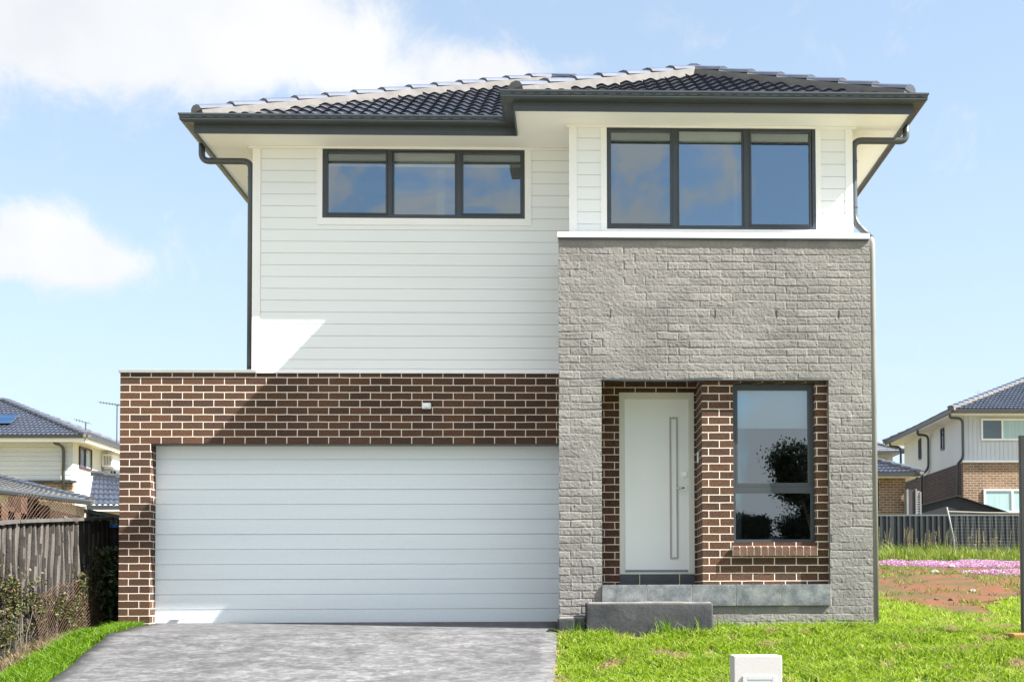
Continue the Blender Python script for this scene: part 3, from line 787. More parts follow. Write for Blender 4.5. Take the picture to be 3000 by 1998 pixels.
# front room window (sash above fixed pane)
y = YB+.0892
fm = MB(); fm.frame(1.8225, 2.7333, y, y+.0694, .6332, 2.3931, .0347, .0347, .0396); fm.box(1.8572, 2.6986, y+.0040, y+.0694, 1.1840, 1.2504)
w_ = fm.build('window', M['frame'], house)
s_ = MB(); s_.frame(1.8572, 2.6986, y+.0059, y+.0396, 1.2504, 2.3535, .0297, .0446, .0297); s_.build('sash', M['frame'], w_, bevel=.0030)
g_ = MB(); g_.quad((1.8528,y+.0297,.6539),(2.7049,y+.0297,.6539),(2.7049,y+.0297,1.2088),(1.8528,y+.0297,1.2088)); g_.quad((1.8726,y+.0238,1.2781),(2.6851,y+.0238,1.2781),(2.6851,y+.0238,2.3383),(1.8726,y+.0238,2.3383))
g_.build('pane', M['porch_glass'], w_, fix=False)
bl = MB(); bl.box(1.8429, 2.7148, y+.0991, y+.1040, 1.9123, 2.3978); bl.build('blind', M['porch_blind'], w_)
# rooms behind the glass
def room(x0, x1, y0, y1, z0, z1):
    mb = MB()
    mb.box(x0-.03, x0, y0, y1, z0, z1); mb.box(x1, x1+.03, y0, y1, z0, z1); mb.box(x0-.03, x1+.03, y1, y1+.03, z0, z1)
    mb.box(x0-.03, x1+.03, y0, y1+.03, z0-.03, z0); mb.box(x0-.03, x1+.03, y0, y1+.03, z1, z1+.03)
    return mb
r_ = room(-3.45, -.08, .17, 3.6, 2.75, 5.40); r_.box(-1.62, -1.52, 1.0, 3.6, 2.76, 5.395); r_.box(-3.45, -1.62, 1.5, 1.9, 5.22, 5.395)
r_.build('bedroom_interior', M['room'], house)
r_ = room(.20, 3.03, YU+.17, 3.0, 3.2, 5.40); r_.box(2.10, 2.14, 1.0, 3.0, 3.2, 5.395); r_.build('bedroom_interior', M['room'], house)
r_ = room(1.63, 2.90, YB+.12, 3.4, .2, 2.69); r_.box(1.95, 2.07, .3, .42, .2, 2.69); r_.build('front_room_interior', M['room'], house)

# --- downpipes
pts = fillet([(-4.262,.06,5.345),(-4.262,.06,5.142),(-3.690,.06,5.142),(-3.690,.06,2.68)], .10, 6)
p_ = MB(); p_.tube(pts, .037, 10); dp = p_.build('downpipe', M['pipe'], house, smooth=True)
b_ = MB(); b_.tube([(-3.690,.06,4.94),(-3.690,.06,4.955)], .041, 10); b_.build('bracket', M['dark_metal'], dp)
pts = fillet([(3.832,-.70,5.345),(3.832,-.70,5.168),(3.232,-.70,5.168),(3.232,-.70,4.245),(3.40,-.79,4.03)], .10, 6)
p_ = MB(); p_.tube(pts, .038, 10); dp = p_.build('downpipe', M['pipe'], house, smooth=True)
M['pipe_sunlit'] = surf('sunlit_pipe_tone', (.20,.205,.195), (.17,.175,.168), scale=3, rough=.5)  # lower pipe colour lightened to imitate sun falling on it
p_ = MB(); p_.tube(fillet([(3.36,-.765,4.07),(3.402,-.80,4.0),(3.402,-.80,-.5)], .05, 4), .040, 10); p_.build('downpipe', M['pipe_sunlit'], house, label='lower downpipe, coloured paler for the sun on it', smooth=True)
for x, y, z in ((3.232,-.70,4.92), (3.232,-.70,4.40)):
    MB().tube([(x,y,z),(x,y,z+.018)], .043, 10).build('bracket', M['dark_metal'], dp)

# ================================================================== entry step
st = empty('entry_step', (.8, -1.27, -.4), 'dark rough concrete step block in front of the porch', 'step')
def rough_box(x0, x1, y0, y1, z0, z1, amp=.006, n=.05, seed=0):
    bm = bmesh.new()
    bmesh.ops.create_cube(bm, size=1)
    for v in bm.verts: v.co = Vector((x0 if v.co.x < 0 else x1, y0 if v.co.y < 0 else y1, z0 if v.co.z < 0 else z1))
    bmesh.ops.bevel(bm, geom=bm.edges[:], offset=.018, segments=3, profile=.6, affect='EDGES')
    for ax, lo, hi in ((0, x0, x1), (1, y0, y1), (2, z0, z1)):
        k = int((hi-lo)/n)
        for i in range(1, k):
            co = Vector((0, 0, 0)); no = Vector((0, 0, 0)); co[ax] = lo + (hi-lo)*i/k; no[ax] = 1
            bmesh.ops.bisect_plane(bm, geom=bm.verts[:]+bm.edges[:]+bm.faces[:], plane_co=co, plane_no=no)
    bm.normal_update()
    P = np.array([v.co[:] for v in bm.verts])
    a = fbm(P[:, 0]*5+P[:, 1]*3, P[:, 2]*5+P[:, 1]*2, 90+seed)*amp + fbm(P[:, 0]*19, P[:, 2]*19+P[:, 1]*17, 95+seed)*amp*.5
    for v, d in zip(bm.verts, a): v.co += v.normal*d
    mb = MB(); bm.verts.index_update(); mb.add([v.co[:] for v in bm.verts], [tuple(v.index for v in f.verts) for f in bm.faces]); bm.free()
    return mb
rough_box(.188, 1.516, -1.525, -1.012, -.75, -.030, seed=1).build('step_block', M['step'], st, smooth=True)
rough_box(-.107, .186, -1.485, -.995, -.75, -.185, seed=2).build('lower_block', M['step'], st, smooth=True)
rough_box(.203, 1.501, -1.517, -1.017, -.055, -.018, amp=.008, seed=3).build('step_tread', M['step_top'], st, smooth=True)
rough_box(-.097, .180, -1.477, -.998, -.21, -.176, amp=.006, seed=4).build('step_tread', M['step_top'], st, smooth=True)

# ================================================================== letterbox pillar
lb = empty('letterbox', (1.25, -6.35, -1.2), 'white rendered letterbox pillar with a silver letter slot on the front lawn', 'letterbox')
hz = float(H(1.2, -6.4)) - .05
lx0, lx1, lz = 1.093, 1.413, -.368
yf = -6.5
pil = MB().box(lx0, lx1, yf, yf+.22, hz, lz).build('pillar', M['letterbox'], lb, bevel=.006)
fr = MB(); fr.frame(1.149, 1.371, yf-.010, yf+.004, -.72, -.499, .028); slot = fr.build('letter_slot', M['letter_metal'], lb, bevel=.003)
fl = MB(); fl.quad((1.177,yf-.002,-.692),(1.343,yf-.002,-.692),(1.343,yf-.006,-.527),(1.177,yf-.006,-.527)); fl.box(1.177,1.343,yf-.0075,yf-.002,-.541,-.527)
fl.build('flap', surf('flap_metal', (.42,.46,.48), (.38,.42,.45), rough=.4, metal=.2), slot)

# ================================================================== fences
# left: rough timber slab fence running along x = -5.65
fn = empty('timber_fence', (-5.65, 0, -.4), 'weathered grey rough timber slab fence along the left side of the driveway', 'fence')
FXL = -5.68
def ftop(y): return float(np.interp(y, [-6, -1.98, -1.4, 1.41, 6], [.40, .77, .845, 1.045, 1.2]))
y = -5.2; i = 0
while y < 1.05:
    wd = random.uniform(.125, .165)
    zb = float(H(FXL, y)) - .1; zt = ftop(y) + random.uniform(-.05, .01)
    nseg = 12; vs = []; fs = []; fe = []; ph = random.random()*6; am = random.uniform(.012, .034)
    k = 7
    for s_ in range(nseg+1):
        t_ = s_/nseg; zz = zb + (zt-zb)*t_
        cy = y + wd/2 + am*math.sin(ph + t_*5.0) + random.uniform(-.006, .006)
        rw = wd*.43*(1 + .10*math.sin(ph*2 + t_*7)) + random.uniform(-.005, .005)
        for q in range(k):
            an = math.pi*q/(k-1)
            vs.append((FXL + .040*math.sin(an)*(1+.2*math.sin(ph+t_*9+q)), cy - rw*math.cos(an), zz + (random.uniform(0, .05) if s_ == nseg else 0)))
    for s_ in range(nseg):
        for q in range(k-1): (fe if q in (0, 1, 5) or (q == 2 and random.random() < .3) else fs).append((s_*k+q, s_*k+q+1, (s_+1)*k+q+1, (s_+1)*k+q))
    fs.append(tuple(range(nseg*k, nseg*k+k)))
    MB().add(vs, fs + fe).build('paling', M['fence_timber'], fn, smooth=False, second=(len(fs), M['bark_gap_shade']))
    y += wd*1.0; i += 1
r_ = MB()
r_.add([], [])
for a, b in ((-5.2, -1.62), (-1.6, 1.10)):
    za, zb_ = ftop(a), ftop(b)
    r_.add([(FXL-.02,a,za-.005),(FXL+.075,a,za-.005),(FXL+.075,b,zb_-.005),(FXL-.02,b,zb_-.005),(FXL-.02,a,za+.03),(FXL+.075,a,za+.03),(FXL+.075,b,zb_+.03),(FXL-.02,b,zb_+.03)],
       [(0,3,2,1),(4,5,6,7),(0,1,5,4),(1,2,6,5),(2,3,7,6),(3,0,4,7)])
r_.build('top_rail', M['rail_timber'], fn)
MB().box(FXL-.06, FXL-.02, -5.2, 1.05, -.9, .70).build('gap_shade_sheet', M['dark'], fn)  # dark sheet added behind the palings to paint the gaps in shade
# grey-green sheet fence behind it and a dark post with a blue cap
sf_ = MB(); 
y = 1.12; 
while y < 6.5:
    sf_.box(-5.95, -5.93, y, y+.10, -.5, 1.10); sf_.box(-5.96, -5.945, y+.10, y+.19, -.5, 1.10); y += .19
sf_.box(-5.97, -5.92, 1.1, 6.5, 1.10, 1.15)
o = sf_.build('steel_fence', M['cb_teal']); setp(o, 'grey-green steel sheet fence behind the far end of the timber slab fence', 'fence')
pr_ = empty('fence_post', (-5.60, 1.12, -.4), 'dark rough post with a blue cap beside the brick garage corner', 'post')
mb = MB(); mb.tube([(-5.62,1.14,-.5),(-5.61,1.13,.1),(-5.63,1.15,.5),(-5.62,1.14,.92)], .065, 9, radii=[.085,.07,.066,.06]); mb.build('shaft', surf('dark_post', (.03,.027,.025), (.015,.014,.014), scale=8, rough=.9), pr_)  # shaft in a very dark brown, mottled
mb = MB(); mb.tube([(-5.62,1.14,.92),(-5.62,1.14,.965)], .085, 12); mb.build('cap', M['blue_plastic'], pr_)

# chicken wire sheet leaning on the timber fence + strip standing above it
def netting(name, P, nu, nv, r, mat, label, cat):
    """P(u,v)->point ; diamond wire net"""
    mb = MB()
    def strand(pts):
        mb.tube(pts, r, 3, caps=False)
    for i in range(-nv, nu):
        for s_ in (1, -1):
            pts = []
            for j in range(nv+1):
                a = i + (j if s_ > 0 else nv - j)
                if 0 <= a <= nu:
                    wob = .12*math.sin(i*3.1+j*1.7)
                    pts.append(P((a+wob)/nu, j/nv))
            if len(pts) > 1: strand(pts)
    o = mb.build(name, mat, fix=False); setp(o, label, cat); return o
def Pw(u, v):
    y = -1.35 + u*2.25 + (v-.5)*.10; zb = float(H(-5.5, y)) + .0; zt = np.interp(u, [0,.3,.62,1], [.02,.22,.26,.24])
    return Vector((-5.50 - .10*v + .02*math.sin(u*9+v*4), y, zb + (zt-zb)*v))
netting('wire_netting', Pw, 28, 17, .0030, M['rust_wire'], 'rusty chicken wire netting sheet leaning against the timber fence near the grass', 'wire netting')
def Pw2(u, v):
    y = -5.0 + u*5.6; zt = ftop(y); top = np.interp(u, [0,.55,.72,.9,1.0], [.30,.24,.26,.16,.10]) + .02*math.sin(u*30)
    return Vector((-5.70 + .015*math.sin(u*25), y, zt + .02 + top*v))
netting('wire_netting', Pw2, 70, 5, .0032, M['rust_wire'], 'rusty wire netting strip standing above the top rail of the timber fence', 'wire netting')
# stack of timber behind the netting
mb = MB()
for i in range(9):
    y0 = -2.2 + i*.34; mb.add(*(lambda q: (q.v, q.f))(MB().box(-6.5, -6.35, y0, y0+.5, .60 + .06*(i % 3), .86 + .08*((i*2) % 3) + .03*i)))
o = mb.build('timber_stack', surf('rust_brown_boards', (.10,.055,.034), (.06,.034,.022), rough=.85, scale=5)); setp(o, 'rusty brown stack of boards behind the netting above the timber fence', 'timber stack')

# right: dark profiled steel fence at y = 27
cf = empty('steel_fence', (13, 27, 1.3), 'long dark charcoal ribbed steel fence across the back of the bare yard', 'fence')
prof = [(0,0),(.075,0),(.095,.075),(.165,.075),(.19,0)]
mb = MB(); x = 9.0; pts = []
while x < 24:
    for a, d in prof[:-1]: pts.append((x+a, 27-d))
    x += .19
pts.append((x, 27)); zb = 1.0; vs = []; fs = []
for px, py in pts: vs += [(px, py, float(H(px, 27))-.1), (px, py, 2.73)]
for i in range(len(pts)-1): fs.append((2*i, 2*i+2, 2*i+3, 2*i+1))
mb.add(vs, fs); mb.build('sheet', M['cb_fence'], cf, fix=False)
mb = MB(); mb.box(9, 24.1, 26.93, 27.03, 2.73, 2.78); mb.build('top_rail', surf('fence_rail_grey', (.12,.14,.145), rough=.4), cf)
for x in (10.55, 12.9, 15.25, 17.6): MB().box(x, x+.07, 26.92, 27.04, 1.2, 2.73).build('fence_post', M['cb_fence'], cf)
# bent temporary mesh panel in front
tp = empty('mesh_panel', (12, 25, 1.4), 'bent silver pole with wire mesh panel standing in front of the dark steel fence', 'mesh panel')
mb = MB(); mb.tube(fillet([(11.87,25,2.88),(12.04,25,2.07),(12.08,25,1.85),(12.08,25,1.3)], .2), .028, 8); mb.build('pole', surf('dull_silver_pole', (.20,.215,.22), (.12,.13,.135), scale=3, rough=.5), tp, smooth=True)
mb = MB(); mb.tube([(11.9,25,2.74),(13.2,25,2.70),(14.6,25,2.69)], .022, 6); mb.build('top_rail', surf('pale_rail', (.26,.23,.205), rough=.6), tp)
mb = MB()
for i in range(24): mb.tube([(11.98+i*.11,25.01,2.70),(12.05+i*.11,25.01,1.45)], .0013, 3, caps=False)
for j in range(12): mb.tube([(11.96+j*.012,25.0,2.62-j*.1),(14.6,25.0,2.60-j*.1)], .0013, 3, caps=False)
mb.build('wire_mesh', M['alu'], tp, fix=False)
# right edge: post in yellow block
po = empty('temporary_fence_post', (4.76, -1.75, -.42), 'dark square steel post in a yellow base block at the right edge of the lawn', 'post')
mb = MB(); mb.box(4.702, 4.762, -1.78, -1.72, -.38, 1.70); mb.build('shaft', surf('black_post_paint', (.020,.024,.027), (.016,.018,.02), rough=.5), po, bevel=.004)
mb = MB(); mb.box(4.766, 4.86, -1.765, -1.735, -.32, 1.15); mb.build('mesh_edge', surf('peeling_white_strip', (.55,.54,.52), (.12,.12,.12), scale=7, rough=.7, contrast=(.42,.55)), po)
rough_box(4.51, 5.23, -2.03, -1.48, -.50, -.350, amp=.004, seed=8).build('base_block', M['yellow'], po, smooth=True)

# ================================================================== neighbouring houses
def pipe(pts, r, parent): 
    return MB().tube(fillet(pts, .2, 4), r, 8).build('downpipe', M['pipe'], parent, smooth=True)
def side_window(name_parent, plane, a0, a1, z0, z1, face, mat, split=None, framemat=None, axis='x', deep=.05, sgn=-1):
    """axis 'x': window in a wall facing -y at y=plane, spans x a0..a1 ; axis 'y': wall facing sgn*x at x=plane spans y"""
    fm = MB(); w = .06
    def bx(mb, p0, p1, d0, d1, q0, q1):
        if axis == 'x': mb.box(p0, p1, plane-d1, plane-d0, q0, q1)
        else: mb.box(plane+sgn*d0, plane+sgn*d1, p0, p1, q0, q1)
    bx(fm, a0, a0+w, 0, deep, z0, z1); bx(fm, a1-w, a1, 0, deep, z0, z1); bx(fm, a0+w, a1-w, 0, deep, z0, z0+w); bx(fm, a0+w, a1-w, 0, deep, z1-w, z1)
    if split: bx(fm, split-w/2, split+w/2, 0, deep, z0+w, z1-w)
    o = fm.build('window', framemat or M['frame'], name_parent)
    p = MB(); 
    if split:
        bx(p, a0+w, split-w/2, .01, .02, z0+w, z1-w); p.build('pane', mat[0], o)
        p = MB(); bx(p, split+w/2, a1-w, .01, .02, z0+w, z1-w); p.build('pane', mat[1], o)
    else:
        bx(p, a0+w, a1-w, .01, .02, z0+w, z1-w); p.build('pane', mat[0], o)
    return o

# right two-storey
rh = empty('neighbour_house', (19, 36, 1.5), 'two-storey house with pale cladding over tan brick behind the dark steel fence at right', 'house')
mb = MB(); mb.box(14.30, 24, 31.0, 31.2, 4.98, 6.60); mb.build('upper_wall', M['weather_white'], rh)
mb = MB()
for i in range(60): mb.box(14.32+i*.16, 14.335+i*.16, 30.985, 31.0, 4.99, 6.59)
mb.build('batten', M['weather_white'], rh)
MB().box(14.30, 14.5, 31.2, 39.2, 4.93, 6.60).build('upper_side_wall', M['render_white'], rh)
MB().box(14.26, 24, 30.96, 31.2, .8, 4.92).build('brick_wall', M['brick_tan'], rh)
MB().box(14.26, 14.5, 31.2, 39.2, .8, 4.93).build('brick_side_wall', M['brick_dark'], rh)
MB().box(14.22, 24, 30.90, 30.984, 4.921, 4.985).build('band_course', M['white_metal'], rh)
MB().box(13.72, 24.5, 30.42, 40.0, 6.60, 6.62).build('soffit', M['soffit'], rh)
hip_roof(rh, 13.66, 25.2, 30.36, 40.0, 6.77, .42, nu=5, wave=.15)
gu = MB(); gu.sweep([(0,6.62),(.09,6.64),(.11,6.78),(.09,6.78),(0,6.70)], [(13.76,40.0),(13.76,30.46),(24.5,30.46)]); gu.build('gutter', M['dark_metal'], rh)
side_window(rh, 30.99, 14.93, 16.62, 5.72, 6.50, 0, (M['win_dark'], M['curtain']), split=15.70, framemat=M['white_metal'])
side_window(rh, 30.955, 14.98, 17.0, 3.10, 3.95, 0, (M['curtain'], M['curtain']), split=16.02, framemat=M['white_metal'])
side_window(rh, 14.30, 36.56, 36.88, 5.66, 6.50, 0, (M['win_dark'],), axis='y', sgn=-1)
side_window(rh, 14.30, 33.36, 33.76, 5.68, 6.50, 0, (M['win_dark'],), axis='y', sgn=-1)
pipe([(13.72,30.7,6.66),(13.72,30.7,6.50),(14.22,30.85,6.50),(14.22,30.85,5.05),(14.12,31.2,4.90),(14.12,31.2,2.5)], .05, rh)
pipe([(13.72,35.0,6.66),(13.72,35.0,6.45),(14.22,35.3,6.45),(14.22,35.3,5.15),(14.1,35.9,4.95),(14.1,35.9,2.6)], .05, rh)
pipe([(13.72,39.3,6.66),(13.72,39.3,6.50),(14.22,39.5,6.50),(14.22,39.5,3)], .05, rh)
mb = MB(); mb.tube([(16.46,36,7.9),(16.46,36,8.4)], .012, 5); mb.tube([(16.3,36,8.28),(16.62,36,8.3)], .01, 4); o = mb.build('antenna', M['alu']); setp(o, 'tiny thin aerial on the hip of the tiled roof at right', 'antenna')

# right single-storey wing
lh = empty('neighbour_house', (10, 31, 1.4), 'single-storey brick house with tiled hip roof beside the grey wall edge at right', 'house')
MB().wall(6.0, 11.52, 28.6, 28.8, .8, 4.12, [(9.4,10.62,3.05,4.02)]).build('brick_wall', M['brick_tan'], lh)
MB().box(11.30, 11.52, 28.8, 33, .8, 4.12).build('brick_side_wall', M['brick_tan'], lh)
MB().box(5.6, 11.9, 28.1, 34, 4.13, 4.15).build('soffit', M['soffit'], lh)
hip_roof(lh, 4.5, 11.95, 28.1, 35.5, 4.28, .42, nu=5)
gu = MB(); gu.sweep([(0,4.13),(.09,4.14),(.11,4.29),(.09,4.29),(0,4.22)], [(5,28.18),(11.88,28.18)]); gu.build('gutter', M['dark_metal'], lh)
MB().box(11.88, 11.97, 28.1, 34, 4.14, 4.29).build('gutter', M['dark_metal'], lh)
side_window(lh, 28.7, 9.4, 10.62, 3.05, 4.02, 0, (M['curtain'],))
pipe([(11.85,28.3,4.15),(11.85,28.3,4.02),(11.56,28.5,3.92),(11.56,28.5,1.6)], .045, lh)
# grey house further back
fh_ = empty('neighbour_house', (13, 48, 2.6), 'distant house with a grey tiled roof above the single-storey brick house at right', 'house')
MB().box(9, 15.4, 45.5, 51, 2, 6.88).build('wall', M['render_white'], fh_)
hip_roof(fh_, 8.5, 15.9, 45.0, 52, 6.95, .40, nu=4, mat=surf('grey_roof_tile', (.16,.165,.19), (.12,.125,.145), scale=4, rough=.5))
MB().box(8.45, 15.95, 44.95, 45.05, 6.84, 6.98).build('gutter', M['dark_metal'], fh_)
side_window(fh_, 45.49, 14.2, 15.1, 5.6, 6.62, 0, (surf('timber_blind', (.10,.05,.035), rough=.6),))
# black shed roof and outdoor unit between them
sd = empty('garden_shed', (13.4, 29.8, 1.5), 'low black gabled shed roof just behind the dark steel fence', 'shed')
mb = MB(); mb.prism([(12.2,3.24),(13.52,3.58),(15.3,3.0),(15.3,1.4),(12.2,1.4)], 'y', 29.4, 29.9); mb.build('wall', M['black_sheet'], sd)
mb = MB(); mb.prism([(12.12,3.24),(13.52,3.605),(15.45,2.98),(15.45,2.95),(13.52,3.575),(12.12,3.21)], 'y', 29.3, 30.3); mb.build('roof', M['black_sheet'], sd)
un = empty('outdoor_unit', (11.7, 28.25, 1.6), 'tall pale slatted outdoor unit beside the single-storey brick house', 'outdoor unit')
MB().box(11.50, 11.74, 28.15, 28.5, 1.6, 3.69).build('body', surf('dark_unit_body', (.05,.045,.045), rough=.6), un)
mb = MB(); mb.box(11.44, 11.50, 28.12, 28.5, 1.6, 3.71); mb.box(11.74, 11.79, 28.12, 28.5, 1.6, 3.72); mb.box(11.89, 11.94, 28.12, 28.5, 1.6, 3.62); mb.box(11.79, 11.89, 28.14, 28.5, 3.45, 3.66); mb.build('casing', M['grey_box'], un)
mb = MB()
for k in range(22): mb.box(11.80, 11.89, 28.14, 28.4, 1.7+k*.08, 1.74+k*.08)
mb.build('grille', M['alu'], un)

# left two-storey
ln = empty('neighbour_house', (-20, 31, .6), 'two-storey house with pale boards, tiled roof and solar panels above the timber fence at left', 'house')
mb = MB(); mb.box(-27, -15.94, 27.0, 27.2, 3.90, 5.20); mb.build('upper_wall', M['weather_white'], ln)
mb = MB()
for i in range(8): mb.box(-27, -15.98, 26.985, 27.0, 3.95+i*.15, 4.09+i*.15)
mb.build('board', M['weather_white'], ln)
MB().box(-16.14, -15.94, 27.2, 35.4, 0, 5.20).build('side_wall', M['render_white'], ln)
MB().box(-27, -15.95, 27.0, 27.2, 0, 3.84).build('brick_wall', M['brick_tan'], ln)
MB().box(-17.56, -15.80, 26.88, 27.0, 3.84, 3.91).build('flashing', M['cb_fence'], ln)
MB().box(-27, -15.32, 26.45, 35.8, 5.20, 5.22).build('soffit', M['soffit'], ln)
MB().box(-27, -15.34, 26.44, 26.47, 5.10, 5.22).build('fascia', M['trim'], ln)
MB().box(-15.36, -15.33, 26.44, 35.8, 5.10, 5.22).build('fascia', M['trim'], ln)
hip_roof(ln, -29, -15.27, 26.38, 35.6, 5.30, .395, nu=5)
gu = MB(); gu.sweep([(0,5.22),(.08,5.23),(.10,5.32),(.08,5.32),(0,5.27)], [(-27,26.44),(-15.33,26.44),(-15.33,35.6)]); gu.build('gutter', M['dark_metal'], ln)
wf = surf('maroon_window_frame', (.06,.025,.04), rough=.4)
side_window(ln, -15.94, 27.5, 28.57, 4.38, 5.10, 0, (M['win_dark'], surf('green_tint_pane', (.20,.27,.25), (.30,.36,.34), rough=.1, spec=.8)), axis='y', sgn=1, split=28.0, framemat=wf)
side_window(ln, -15.94, 30.42, 31.6, 4.38, 5.12, 0, (M['win_dark'], surf('green_tint_pane2', (.22,.36,.38), (.30,.42,.43), rough=.1, spec=.8)), axis='y', sgn=1, split=30.8, framemat=wf)
pipe([(-16.35,26.5,5.24),(-16.35,26.5,5.08),(-16.2,26.9,5.02),(-16.2,26.9,3.6)], .05, ln)
ac = empty('air_conditioner', (-15.7, 30.0, 4.6), 'white air conditioner unit on a bracket on the white side wall at left', 'air conditioner')
MB().box(-15.93, -15.55, 29.55, 30.25, 4.62, 5.06).build('casing', M['plastic_white'], ac, bevel=.02)
mb = MB()
for k in range(5): mb.box(-15.85+k*.055, -15.835+k*.055, 29.53, 29.55, 4.68, 5.0)
mb.build('grille', M['cb_fence'], ac)
mb = MB(); mb.box(-15.93, -15.5, 29.5, 30.3, 4.56, 4.60); mb.prism([(-15.93,4.3),(-15.55,4.56),(-15.93,4.56)], 'y', 29.6, 29.64); mb.build('bracket', M['grey_box'], ac)
# solar panels on the front slope: z = 5.30 + .395*(y-26.38)
def RS(x, y, o=.10): return Vector((x, y, 5.30 + .395*(y-26.38) + o))
sp_ = empty('solar_panel', (-19.5, 28, 6.1), 'blue solar panel array on the tiled roof at the far left', 'solar panel')
mb = MB(); rails = MB()
for i in range(4):
    for j in range(2):
        xr = -18.15 - i*.82; y0 = 27.5 + j*.56
        xs_ = .12*j
        a, b, c_, d_ = RS(xr-.78-.1*j, y0), RS(xr-.1*j, y0), RS(xr-.1*j-.06, y0+.53), RS(xr-.78-.1*j-.06, y0+.53)
        mb.quad(a, b, c_, d_)
        for p, q in ((a, b), (b, c_), (c_, d_), (d_, a)): rails.tube([p, q], .012, 4)
mb.build('panel', M['solar'], sp_, fix=False); rails.build('panel_frame', M['aerial'], sp_)
def antenna(x, y, z0, z1, arm, label, n):
    mb = MB(); mb.tube([(x, y, z0), (x, y, z1)], .022, 5)
    a = Vector((x-arm, y, z1+.08)); b = Vector((x+arm*.25, y, z1-.03)); mb.tube([a, b], .018, 4)
    for k in range(n):
        p = a.lerp(b, k/(n-1)); mb.tube([p + Vector((-.03, -.16-.02*k, 0)), p + Vector((.03, .16+.02*k, 0))], .011, 3)
        mb.tube([p + Vector((0, 0, -.05)), p + Vector((0, 0, .05))], .008, 3)
    o = mb.build('antenna', M['aerial'], fix=False); setp(o, label, 'antenna')
antenna(-16.10, 31.5, 5.5, 7.06, .60, 'taller roof antenna on a long mast next to the brick garage wall', 8)
antenna(-16.65, 30.0, 5.7, 6.22, .32, 'short roof antenna near the roof corner of the left house', 5)
# low roofs between
lw = empty('low_house', (-13, 20, 0), 'low single-storey house with grey tiled roofs just behind the timber fence at left', 'house')
def slab4(mb, pts, t=.07): 
    lo = [(p[0], p[1], p[2]-t) for p in pts]; return mb.add(list(pts)+lo, [(0,1,2,3),(7,6,5,4),(0,4,5,1),(1,5,6,2),(2,6,7,3),(3,7,4,0)])
def quad_tiles(mb, A, B, C, D, rows, wave=.15):
    """bilinear wavy tile patch A-B eave, D-C ridge"""
    A, B, C, D = map(Vector, (A, B, C, D)); nu = max(8, int((B-A).length/wave*5)); base = len(mb.v); vs = []; fs = []
    for r_ in range(rows):
        for (v, h) in ((r_/rows, .0), (r_/rows, .035), ((r_+1)/rows, .004)):
            for k in range(nu+1):
                u = k/nu; p = (A*(1-u)+B*u)*(1-v) + (D*(1-u)+C*u)*v
                ph = u*(B-A).length/wave
                vs.append(p + Vector((0, 0, h + .028*(.5+.5*math.cos(2*math.pi*ph)))))
        b0 = r_*3*(nu+1)
        for s_ in range(2):
            for k in range(nu): fs.append((b0+s_*(nu+1)+k, b0+s_*(nu+1)+k+1, b0+(s_+1)*(nu+1)+k+1, b0+(s_+1)*(nu+1)+k))
    mb.add(vs, fs)
mb = MB()
quad_tiles(mb, (-12.86,20,2.60), (-9.5,20,2.60), (-10.9,21.4,3.30), (-13.46,22,3.62), 6)
ro = mb.build('roof', M['tile'], lw, label='steeper tiled roof at right', fix=False)
ridge_caps((-10.5,21.0,3.02), (-13.46,22,3.64), ro, M['tile'])
mb = MB(); mb.box(-12.9, -9.5, 19.93, 20.05, 2.48, 2.60); mb.build('gutter', M['dark_metal'], lw)
MB().box(-12.7, -9.5, 20.15, 23, -.3, 2.46).build('wall', surf('cream_wall', (.60,.52,.40), rough=.8), lw)
mb = MB()
quad_tiles(mb, (-14.9,18,2.92), (-12.05,18,2.56), (-13.98,20,2.98), (-16.6,22,3.60), 7)
ro = mb.build('roof', surf('pale_tile', (.17,.17,.165), (.12,.12,.118), scale=4, rough=.45, spec=.5), lw, label='flatter weathered roof at left', fix=False)
ridge_caps((-12.1,18.05,2.56), (-13.98,20,3.0), ro, M['tile']); ridge_caps((-13.98,20,3.0), (-16.3,22,3.56), ro, M['tile'])
mb = MB(); mb.tube([(-14.9,17.95,2.87),(-12.02,17.95,2.51)], .07, 6); mb.tube([(-12.02,17.95,2.51),(-13.9,19.9,2.86)], .06, 6); mb.build('gutter', M['dark_metal'], lw)
MB().prism([(-14.8,0),(-12.3,0),(-12.3,2.44),(-14.8,2.76)], 'y', 18.2, 18.35).build('wall', surf('cream_wall2', (.62,.55,.45), (.55,.47,.37), rough=.8), lw)
mb = MB(); mb.prism([(-12.0,1.9),(-14.6,1.9),(-14.6,2.25),(-13.6,2.42),(-12.9,2.33),(-12.0,2.12)], 'y', 17.2, 17.4); 
o = mb.build('pergola', surf('brown_pergola_boards', (.09,.055,.036), (.055,.034,.024), scale=6, rough=.8), lw)

# house across the street (seen only as a reflection)
oh = empty('opposite_house', (10, -58, -1.4), 'house across the street behind the camera, mirrored dark in the porch window', 'house')
MB().box(3, 22, -66, -58, -1.6, 1.9).build('wall', M['brick_tan'], oh)
hip_roof(oh, 2.2, 22.8, -66.8, -57.2, 1.9, .36, nu=3, wave=.3, course=.4, mat=surf('dark_opposite_roof', (.035,.037,.042), rough=.6))

